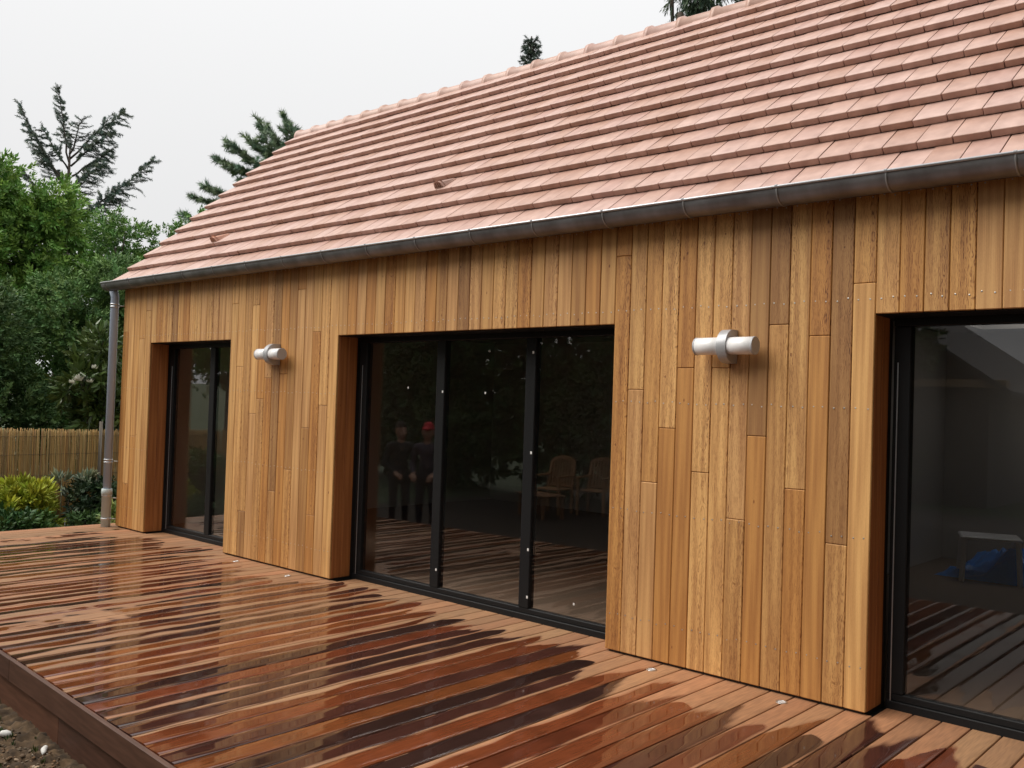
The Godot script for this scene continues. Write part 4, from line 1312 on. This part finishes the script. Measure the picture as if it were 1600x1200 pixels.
func build_ground() -> void:
	var soil := mat(0.20, 0.135, 0.08, 0.95)
	soil.albedo_texture = noise_tex(91, 0.02, 6, Color(0.30, 0.28, 0.25), Color(1.0, 0.97, 0.92), 512)
	soil.uv1_triplanar = true
	soil.uv1_world_triplanar = true
	soil.uv1_scale = Vector3(0.9, 0.9, 0.9)
	var st := flat_tool()
	var nz := noise(17, 1.0, 4)
	# one sheet: fine cells by the deck's corner, coarse far away, a low rise on the horizon
	var xs: Array[float] = [-400.0, -200.0, -120.0, -80.0, -50.0, -30.0, -20.0, -12.0, -6.0, -2.0, 1.0, 3.0, 3.9]
	var x := 4.0
	while x < 6.8:
		xs.append(x)
		x += 0.018
	xs.append_array([7.2, 8.5, 12.0, 20.0, 60.0, 200.0, 400.0])
	var zs: Array[float] = [-400.0, -150.0, -60.0, -20.0, -6.0, 0.0, 2.4, 2.7]
	var z := 2.72
	while z < 3.75:
		zs.append(z)
		z += 0.018
	zs.append_array([4.2, 5.0, 7.0, 10.0, 16.0, 26.0, 40.0, 60.0, 90.0, 200.0, 400.0])
	var hgt := func(px: float, pz: float) -> float:
		var y := -0.3
		if px > 3.8 and px < 7.0 and pz > 2.6 and pz < 4.0:
			y += 0.028 * nz.get_noise_2d(px * 3.0, pz * 3.0) + 0.034 * nz.get_noise_2d(px * 13.0, pz * 13.0 + 50.0) + 0.020 * nz.get_noise_2d(px * 42.0, pz * 42.0)
		if pz > 15.0 and px < -10.0:
			y += 2.8 * smoothstep(20.0, 70.0, Vector2(px, pz).length())
		return y
	var g := SurfaceTool.new()
	g.begin(Mesh.PRIMITIVE_TRIANGLES)
	for j in zs.size():
		for i in xs.size():
			g.add_vertex(Vector3(xs[i], hgt.call(xs[i], zs[j]), zs[j]))
	var w := xs.size()
	for j in zs.size() - 1:
		for i in w - 1:
			var k := j * w + i
			for q in [k, k + 1, k + w, k + 1, k + w + 1, k + w]:
				g.add_index(q)
	g.generate_normals()
	structure("ground", g.commit(), soil)
	# grass beyond the bare soil
	var lawn := mat(0.045, 0.08, 0.022, 0.9)
	lawn.albedo_texture = noise_tex(92, 0.03, 5, Color(0.6, 0.62, 0.55), Color(1, 1, 1), 512)
	lawn.uv1_triplanar = true
	lawn.uv1_world_triplanar = true
	lawn.uv1_scale = Vector3(0.6, 0.6, 0.6)
	var l := SurfaceTool.new()
	l.begin(Mesh.PRIMITIVE_TRIANGLES)
	var lx: Array[float] = [-400.0, -200.0, -120.0, -80.0, -50.0, -30.0, -20.0, -12.0, -6.0, -2.3]
	var lz: Array[float] = [-60.0, -20.0, -6.0, 0.0, 4.2, 5.0, 7.0, 10.0, 16.0, 26.0, 40.0, 60.0, 90.0, 200.0, 400.0]
	for side in 2:
		var ax: Array[float] = lx if side == 0 else ([-2.299, 0.0, 4.0, 8.0, 12.0, 20.0, 60.0] as Array[float])
		var az: Array[float] = lz if side == 0 else ([5.4, 7.0, 10.0, 16.0, 26.0, 60.0] as Array[float])
		for j in az.size() - 1:
			for i in ax.size() - 1:
				var p := []
				for c in [[0, 0], [1, 0], [1, 1], [0, 1]]:
					var cx: float = ax[i + c[0]]
					var cz: float = az[j + c[1]]
					p.append(Vector3(cx, hgt.call(cx, cz) + 0.006, cz))
				quad(l, p[3], p[2], p[1], p[0])
	structure("lawn", done(l), lawn)
	var mulch := mat(0.035, 0.027, 0.02, 0.95)
	l = SurfaceTool.new()
	l.begin(Mesh.PRIMITIVE_TRIANGLES)
	quad(l, Vector3(-2.29, -0.288, 14.0), Vector3(14.0, -0.288, 14.0), Vector3(14.0, -0.288, 3.95), Vector3(-2.29, -0.288, 3.95))
	structure("garden_bed", done(l), mulch)
	# clods, pebbles and small weeds on the soil by the deck
	var peb := smooth_tool()
	tube(peb, [Vector3(0, -0.5, 0), Vector3(0.05, -0.25, 0), Vector3(-0.05, 0.15, 0.05), Vector3(0, 0.45, 0)], [0.45, 0.85, 0.8, 0.3], 6)
	var pm := indexed(peb)
	var places := []
	var tints := []
	for i in 5200:
		var px := rng.randf_range(4.0, 6.75)
		var pz := rng.randf_range(2.95, 3.75)
		var sz := 0.003 + 0.016 * pow(rng.randf(), 3.0)
		var cc := Color(0.16, 0.105, 0.062) if rng.randf() < 0.94 else Color(0.36, 0.31, 0.25)
		places.append(Transform3D(Basis.from_euler(Vector3(rng.randf(), rng.randf() * 6.0, rng.randf())).scaled(Vector3(1, 0.7, 1) * sz), Vector3(px, hgt.call(px, pz) + sz * 0.15, pz)))
		tints.append(tint_of(cc, 0.35))
	var stone_m := StandardMaterial3D.new()
	stone_m.vertex_color_use_as_albedo = true
	stone_m.roughness = 0.9
	var pebbles := scatter("pebbles", pm, stone_m, places, tints, self)
	pebbles.set_meta("kind", "stuff")
	pebbles.set_meta("label", "small clods and pebbles strewn over the bare soil")
	pebbles.set_meta("category", "pebbles")
	var weed := sprig(7, 0.035, 0.009, 0.01, 0.7, 12)
	places = []
	tints = []
	for i in 300:
		var px := rng.randf_range(4.0, 6.6)
		var pz := rng.randf_range(2.93, 3.6)
		if nz.get_noise_2d(px * 2.2 + 9.0, pz * 2.6) < 0.02:
			continue
		places.append(Transform3D(Basis(Vector3.UP, rng.randf() * TAU).scaled(Vector3.ONE * rng.randf_range(0.5, 1.4)), Vector3(px, hgt.call(px, pz), pz)))
		tints.append(tint_of(Color(0.055, 0.08, 0.025), 0.35))
	var weeds := scatter("weeds", weed, leaf_mat(), places, tints, self)
	weeds.set_meta("kind", "stuff")
	weeds.set_meta("label", "short green weeds sprouting from the bare soil")
	weeds.set_meta("category", "weeds")
	var white := mat(0.72, 0.71, 0.68, 0.8)
	var said := ["small white stone lying loose on the soil", "long whitish stone against the foot of the deck's riser board"]
	for i in 2:
		var at: Vector3 = [Vector3(5.30, 0, 3.02), Vector3(5.66, 0, 2.955)][i]
		at.y = hgt.call(at.x, at.z) + 0.006
		var o := MeshInstance3D.new()
		o.name = numbered("stone")
		var s2 := smooth_tool()
		var r := [0.024, 0.021][i] as float
		tube(s2, [Vector3(-r * 1.5, 0.0, 0), Vector3(-r, 0.004, 0), Vector3(0, 0.006, r * 0.2), Vector3(r, 0.002, 0), Vector3(r * 1.6, -0.003, 0.004)], [r * 0.3, r * 0.8, r, r * 0.75, r * 0.2], 9)
		o.mesh = done(s2)
		o.material_override = white
		add_child(o)
		o.position = at
		o.rotation.y = [0.7, -0.5][i]
		o.scale = [Vector3(0.9, 0.8, 0.9), Vector3(1.6, 0.7, 0.8)][i]
		tag(o, said[i], "stone")

func garden_chair(at: Vector3, turn: float, label: String) -> void:
	var o := thing("garden_chair", label, "chair", at, turn, "wooden garden chairs")
	var wd := mat(0.46, 0.25, 0.12, 0.55)
	var st: SurfaceTool
	for s in [-1.0, 1.0]:
		st = flat_tool()
		bar(st, Vector3(s * 0.25, 0, -0.22), Vector3(s * 0.25, 0.64, -0.24), 0.045, 0.045)
		part("leg", done(st), wd, o)
		st = flat_tool()
		bar(st, Vector3(s * 0.25, 0, 0.20), Vector3(s * 0.25, 0.46, 0.20), 0.045, 0.045)
		bar(st, Vector3(s * 0.25, 0.46, 0.20), Vector3(s * 0.235, 0.90, 0.29), 0.045, 0.045)
		part("leg", done(st), wd, o)
		st = flat_tool()
		bar(st, Vector3(s * 0.25, 0.655, -0.28), Vector3(s * 0.25, 0.665, 0.25), 0.06, 0.025)
		part("armrest", done(st), wd, o)
	for k in 6:
		st = flat_tool()
		cbox(st, Vector3(-0.25, 0.42, -0.24 + k * 0.075), Vector3(0.25, 0.44, -0.18 + k * 0.075), 0.004)
		part("seat_slat", done(st), wd, o)
	for k in 7:
		var x := -0.18 + 0.06 * k
		st = flat_tool()
		bar(st, Vector3(x, 0.49, 0.215), Vector3(x, 0.90 + 0.06 * (1.0 - pow(x / 0.22, 2.0)), 0.295), 0.03, 0.014)
		part("back_slat", done(st), wd, o)
	st = flat_tool()
	bar(st, Vector3(-0.22, 0.48, 0.215), Vector3(0.22, 0.48, 0.215), 0.04, 0.04)
	for k in 8:
		var x0 := -0.24 + 0.06 * k
		var x1 := x0 + 0.06
		bar(st, Vector3(x0, 0.90 + 0.07 * (1.0 - pow(x0 / 0.24, 2.0)), 0.295), Vector3(x1, 0.90 + 0.07 * (1.0 - pow(x1 / 0.24, 2.0)), 0.295), 0.045, 0.06)
	part("back_rail", done(st), wd, o)

# ------------------------------------------------------------------ people
# bones: [a, b, radius a, radius b, colour]; field joined by a smooth minimum, meshed as surface nets
func flesh(bones: Array, cell: float, blend: float) -> ArrayMesh:
	var lo := Vector3(9, 9, 9)
	var hi := -lo
	for b in bones:
		var r := Vector3.ONE * (maxf(b[2], b[3]) + 0.05)
		lo = lo.min(b[0] - r).min(b[1] - r)
		hi = hi.max(b[0] + r).max(b[1] + r)
	var nx := int((hi.x - lo.x) / cell) + 2
	var ny := int((hi.y - lo.y) / cell) + 2
	var nz := int((hi.z - lo.z) / cell) + 2
	var f := PackedFloat32Array()
	f.resize(nx * ny * nz)
	f.fill(0.06)
	var near := PackedFloat32Array()
	near.resize(nx * ny * nz)
	near.fill(9.0)
	var who := PackedByteArray()
	who.resize(nx * ny * nz)
	for bi in bones.size():
		var b: Array = bones[bi]
		var a: Vector3 = b[0]
		var ab: Vector3 = b[1] - a
		var l2 := maxf(ab.length_squared(), 1e-6)
		var r := maxf(b[2], b[3]) + 0.05
		var p0 := ((a.min(b[1]) - Vector3.ONE * r - lo) / cell).floor()
		var p1 := ((a.max(b[1]) + Vector3.ONE * r - lo) / cell).ceil()
		for k in range(maxi(0, int(p0.z)), mini(nz, int(p1.z) + 1)):
			for j in range(maxi(0, int(p0.y)), mini(ny, int(p1.y) + 1)):
				for i in range(maxi(0, int(p0.x)), mini(nx, int(p1.x) + 1)):
					var p := lo + Vector3(i, j, k) * cell
					var t := clampf((p - a).dot(ab) / l2, 0.0, 1.0)
					var d := p.distance_to(a + ab * t) - lerpf(b[2], b[3], t)
					var id := (k * ny + j) * nx + i
					if d < near[id]:
						near[id] = d
						who[id] = bi
					var o := f[id]
					var h := maxf(blend - absf(d - o), 0.0) / blend
					f[id] = minf(d, o) - h * h * blend * 0.25
	var st := SurfaceTool.new()
	st.begin(Mesh.PRIMITIVE_TRIANGLES)
	var index := {}
	var count := 0
	for k in nz - 1:
		for j in ny - 1:
			for i in nx - 1:
				var id := (k * ny + j) * nx + i
				var sum := Vector3.ZERO
				var n := 0
				var inside := 0
				var c: Array[float] = []
				for q in 8:
					var v := f[id + (q & 1) + ((q >> 1) & 1) * nx + (q >> 2) * nx * ny]
					c.append(v)
					if v < 0:
						inside += 1
				if inside == 0 or inside == 8:
					continue
				for e in [[0, 1], [2, 3], [4, 5], [6, 7], [0, 2], [1, 3], [4, 6], [5, 7], [0, 4], [1, 5], [2, 6], [3, 7]]:
					var u: float = c[e[0]]
					var w: float = c[e[1]]
					if (u < 0) != (w < 0):
						var t := u / (u - w)
						var A := Vector3(e[0] & 1, (e[0] >> 1) & 1, e[0] >> 2)
						var B := Vector3(e[1] & 1, (e[1] >> 1) & 1, e[1] >> 2)
						sum += A.lerp(B, t)
						n += 1
				st.set_color(bones[who[id]][4])
				st.add_vertex(lo + (Vector3(i, j, k) + sum / n) * cell)
				index[id] = count
				count += 1
	var sx := 1
	var sy := nx
	var sz := nx * ny
	for id in index:
		var k2: int = id / sz
		var j2: int = (id / nx) % ny
		var i2: int = id % nx
		if i2 == 0 or j2 == 0 or k2 == 0:
			continue
		for ax in [[sx, sy, sz], [sy, sz, sx], [sz, sx, sy]]:
			var v0 := f[id]
			var v1 := f[id + ax[0]]
			if (v0 < 0) == (v1 < 0):
				continue
			var q := [index.get(id, -1), index.get(id - ax[1], -1), index.get(id - ax[1] - ax[2], -1), index.get(id - ax[2], -1)]
			if q.min() < 0:
				continue
			if v0 < 0:
				for w in [q[0], q[1], q[2], q[0], q[2], q[3]]:
					st.add_index(w)
			else:
				for w in [q[0], q[2], q[1], q[0], q[3], q[2]]:
					st.add_index(w)
	st.generate_normals()
	return st.commit()

func person(at: Vector3, turn: float, label: String, shirt: Color, trousers: Color, cap: Color, has_cap: bool) -> void:
	var o := thing("person", label, "person", at, turn, "")
	var skin := Color(0.42, 0.25, 0.18)
	var shoe := Color(0.05, 0.045, 0.04)
	var b := []
	b.append([Vector3(0, 0.86, 0), Vector3(0, 1.02, 0.0), 0.125, 0.115, trousers])
	b.append([Vector3(-0.05, 0.86, 0), Vector3(0.05, 0.86, 0), 0.12, 0.12, trousers])
	b.append([Vector3(0, 1.02, 0), Vector3(0, 1.24, -0.01), 0.118, 0.13, shirt])
	b.append([Vector3(-0.13, 1.30, -0.005), Vector3(0.13, 1.30, -0.005), 0.075, 0.075, shirt])
	b.append([Vector3(0, 1.33, 0), Vector3(0, 1.44, 0.015), 0.055, 0.05, skin])
	b.append([Vector3(0, 1.50, 0.015), Vector3(0, 1.565, 0.0), 0.072, 0.085, skin])
	b.append([Vector3(0, 1.455, 0.04), Vector3(0, 1.47, 0.055), 0.035, 0.035, skin])
	b.append([Vector3(0, 1.535, 0.085), Vector3(0, 1.505, 0.107), 0.010, 0.015, skin])
	for s in [-1.0, 1.0]:
		b.append([Vector3(s * 0.078, 1.545, 0.0), Vector3(s * 0.084, 1.505, 0.004), 0.016, 0.012, skin])
		b.append([Vector3(s * 0.095, 0.86, 0), Vector3(s * 0.105, 0.47, 0.012), 0.088, 0.058, trousers])
		b.append([Vector3(s * 0.105, 0.47, 0.012), Vector3(s * 0.11, 0.10, -0.012), 0.06, 0.043, trousers])
		b.append([Vector3(s * 0.11, 0.045, -0.03), Vector3(s * 0.125, 0.035, 0.15), 0.043, 0.036, shoe])
		var el := Vector3(s * 0.245, 1.04, -0.02)
		var wr := Vector3(s * 0.16, 0.92, 0.19)
		b.append([Vector3(s * 0.175, 1.30, 0), el, 0.056, 0.044, shirt])
		b.append([el, wr, 0.043, 0.030, shirt])
		var fw := (wr - el).normalized()
		var palm := wr + fw * 0.085
		b.append([wr + fw * 0.02, palm, 0.028, 0.033, skin])
		var side := fw.cross(Vector3.UP).normalized()
		for k in 4:
			var q := palm + side * (k - 1.5) * 0.019
			var l: float = [0.062, 0.075, 0.07, 0.052][k]
			var q1 := q + fw * l * 0.6 + Vector3(0, -0.008, 0)
			b.append([q, q1, 0.010, 0.0095, skin])
			b.append([q1, q1 + fw * l * 0.35 + Vector3(0, -0.026, 0), 0.0095, 0.0085, skin])
		var tb: Vector3 = wr + fw * 0.045 - side * s * 0.026
		b.append([tb, tb + fw * 0.035 - side * s * 0.028 + Vector3(0, 0.006, 0), 0.012, 0.010, skin])
		b.append([tb + fw * 0.035 - side * s * 0.028 + Vector3(0, 0.006, 0), tb + fw * 0.065 - side * s * 0.022, 0.010, 0.009, skin])
	var m := StandardMaterial3D.new()
	m.vertex_color_use_as_albedo = true
	m.roughness = 0.8
	o.scale = Vector3.ONE * 0.94
	part("body", flesh(b, 0.0125, 0.035), m, o)
	var hair := []
	if has_cap:
		hair = [[Vector3(0, 1.60, -0.005), Vector3(0, 1.625, -0.005), 0.088, 0.078, cap], [Vector3(-0.03, 1.598, 0.09), Vector3(0.03, 1.598, 0.09), 0.03, 0.03, cap], [Vector3(-0.025, 1.59, 0.135), Vector3(0.025, 1.59, 0.135), 0.022, 0.022, cap]]
	else:
		hair = [[Vector3(0, 1.60, -0.01), Vector3(0, 1.615, -0.012), 0.086, 0.08, cap], [Vector3(0, 1.55, -0.035), Vector3(0, 1.51, -0.04), 0.07, 0.055, cap]]
	part("cap" if has_cap else "hair", flesh(hair, 0.009, 0.02), m, o)
	for s in [-1.0, 1.0]:
		var e := smooth_tool()
		tube(e, [Vector3(s * 0.03, 1.545, 0.066), Vector3(s * 0.03, 1.545, 0.079), Vector3(s * 0.03, 1.545, 0.084)], [0.012, 0.010, 0.004], 10)
		part("eye", done(e), mat(0.05, 0.04, 0.035, 0.2), o)

func build_garden() -> void:
	garden_chair(Vector3(0.45, -0.3, 7.05), -0.1, "slatted wooden garden chair with arched back, first of the pair mirrored in the glass")
	garden_chair(Vector3(1.08, -0.3, 7.45), -0.2, "slatted wooden garden chair with arched back, second of the pair mirrored in the glass")
	var t := thing("garden_table", "low slatted wooden table mirrored in front of the garden chairs", "table", Vector3(0.75, -0.3, 6.35), 0.3)
	var wd := mat(0.28, 0.14, 0.07, 0.5)
	for k in 6:
		var st := flat_tool()
		cbox(st, Vector3(-0.42, 0.385, -0.24 + k * 0.08), Vector3(0.42, 0.405, -0.168 + k * 0.08), 0.004)
		part("top_slat", done(st), wd, t)
	for x in [-0.36, 0.36]:
		for z in [-0.19, 0.19]:
			var st := flat_tool()
			bar(st, Vector3(x, 0, z), Vector3(x, 0.385, z), 0.045, 0.045)
			part("leg", done(st), wd, t)
	person(Vector3(1.0, -0.3, 3.5), 2.6, "person in red cap and grey-violet jacket mirrored in the sliding door", Color(0.06, 0.05, 0.075), Color(0.025, 0.027, 0.04), Color(0.62, 0.03, 0.045), true)
	person(Vector3(0.55, -0.3, 3.38), 1.9, "dark-haired person in dark clothes mirrored beside the red cap", Color(0.012, 0.012, 0.014), Color(0.015, 0.015, 0.02), Color(0.035, 0.022, 0.016), false)
	# small neighbouring house whose roof line the near sliding door mirrors
	var h := thing("neighbour_house", "neighbouring house with dark sloping roof mirrored in the near sliding door", "house", Vector3(2.2, -0.3, 15.6))
	var st := flat_tool()
	box(st, Vector3(-3.0, 0, 0), Vector3(3.0, 2.65, 6.0))
	tri(st, Vector3(-3.0, 2.65, 0), Vector3(0, 4.75, 0), Vector3(3.0, 2.65, 0))
	tri(st, Vector3(-3.0, 2.65, 6), Vector3(3.0, 2.65, 6), Vector3(0, 4.75, 6))
	part("wall", done(st), mat(0.10, 0.095, 0.09, 0.9), h)
	st = flat_tool()
	for s in [-1.0, 1.0]:
		var a := Vector3(s * 3.5, 2.36, -0.35)
		var b := Vector3(0, 4.82, -0.35)
		var e := Vector3(0, 0, 6.7)
		var u := Vector3(0, 0.12, 0)
		quad(st, a + u, a + u + e, b + u + e, b + u)
		quad(st, b, b + e, a + e, a)
		quad(st, a, a + u, b + u, b)
		quad(st, a + e, b + e, b + u + e, a + u + e)
		quad(st, a, a + e, a + u + e, a + u)
	part("roof", done(st), mat(0.05, 0.05, 0.055, 0.7), h)
	st = flat_tool()
	cbox(st, Vector3(-3.4, 2.55, -0.30), Vector3(3.4, 2.72, -0.02), 0.01)
	part("tie_beam", done(st), mat(0.38, 0.26, 0.15, 0.7), h)

func build_room() -> void:
	# white plastic stool and crumpled blue sheet seen through the near glass
	var o := thing("plastic_stool", "white plastic stool standing inside, seen through the near sliding door", "stool", Vector3(8.12, 0.005, -5.0), 0.35)
	var pl := mat(0.70, 0.70, 0.72, 0.4)
	var st := flat_tool()
	cbox(st, Vector3(-0.27, 0.415, -0.20), Vector3(0.27, 0.45, 0.20), 0.012)
	part("seat", done(st), pl, o)
	for x in [-1.0, 1.0]:
		for z in [-1.0, 1.0]:
			st = flat_tool()
			bar(st, Vector3(x * 0.255, 0, z * 0.185), Vector3(x * 0.235, 0.415, z * 0.17), 0.05, 0.035, 0.006)
			part("leg", done(st), pl, o)
	var sh := thing("blue_sheet", "crumpled bright blue plastic sheet heaped under the white stool", "sheet", Vector3(8.25, 0.005, -5.35))
	st = smooth_tool()
	var nz := noise(44, 1.0, 3)
	var n := 34
	var hp := func(i: int, j: int) -> Vector3:
		var u := (float(i) / n - 0.5) * 2.0
		var v := (float(j) / n - 0.5) * 2.0
		var edge := maxf(0.0, 1.0 - pow(absf(u), 3.0)) * maxf(0.0, 1.0 - pow(absf(v), 3.0))
		return Vector3(u * 0.62, edge * (0.2 + 0.2 * nz.get_noise_2d(u * 1.6, v * 1.6) + 0.07 * absf(nz.get_noise_2d(u * 5.0, v * 5.0)) + 0.14 * u), v * 0.42)
	for j in n:
		for i in n:
			quad(st, hp.call(i, j + 1), hp.call(i + 1, j + 1), hp.call(i + 1, j), hp.call(i, j))
	part("folds", done(st), mat(0.012, 0.24, 0.80, 0.35), sh)

func _ready() -> void:
	rng.seed = 20240
	# ---- camera
	cam = Camera3D.new()
	cam.name = "camera"
	add_child(cam)
	cam.transform = Transform3D(Basis(Vector3(0.74282, 0.03295, -0.66868), Vector3(-0.0106, 0.99924, 0.03746), Vector3(0.66941, -0.02074, 0.74261)).orthonormalized(), EYE)
	cam.fov = 45.39
	cam.near = 0.05
	cam.far = 1500.0
	cam.current = true
	# ---- overcast sky, soft sun behind cloud
	var env := Environment.new()
	env.background_mode = Environment.BG_SKY
	var sm := ProceduralSkyMaterial.new()
	sm.sky_top_color = lin(1.46, 1.47, 1.48)
	sm.sky_horizon_color = lin(0.335, 0.335, 0.337)
	sm.sky_curve = 4.0
	sm.ground_horizon_color = lin(0.10, 0.10, 0.09)
	sm.ground_bottom_color = lin(0.06, 0.055, 0.05)
	sm.sky_energy_multiplier = 1.0
	sm.ground_energy_multiplier = 1.0
	sm.sun_angle_max = 0.0
	var sky := Sky.new()
	sky.sky_material = sm
	env.sky = sky
	env.tonemap_mode = Environment.TONE_MAPPER_LINEAR
	env.tonemap_exposure = 2.25
	env.sdfgi_enabled = true
	env.ssao_enabled = true
	env.ssil_enabled = true
	var we := WorldEnvironment.new()
	we.name = "environment"
	we.environment = env
	add_child(we)
	var sun := DirectionalLight3D.new()
	sun.name = "sun"
	sun.light_energy = 0.5
	sun.light_angular_distance = 50.0
	sun.light_color = Color(1.0, 0.98, 0.95)
	sun.shadow_enabled = true
	add_child(sun)
	sun.look_at_from_position(Vector3(-4.5, 8.0, 5.0), Vector3(0, 0, 0))
	# ---- setting
	build_ground()
	make_wood()
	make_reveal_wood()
	house = thing("timber_house", "long single-storey house with vertical cedar cladding and salmon clay tile roof", "house")
	build_walls()
	build_roof()
	build_gutter()
	build_doors()
	build_deck()
	# ---- objects
	wall_lamp(Vector3(7.975, 1.985, 0.0015), "white tube wall lamp between the middle and near sliding doors")
	wall_lamp(Vector3(3.22, 1.99, 0.0015), "white tube wall lamp between the far and middle sliding doors")
	build_fence()
	build_plants()
	build_garden()
	build_room()
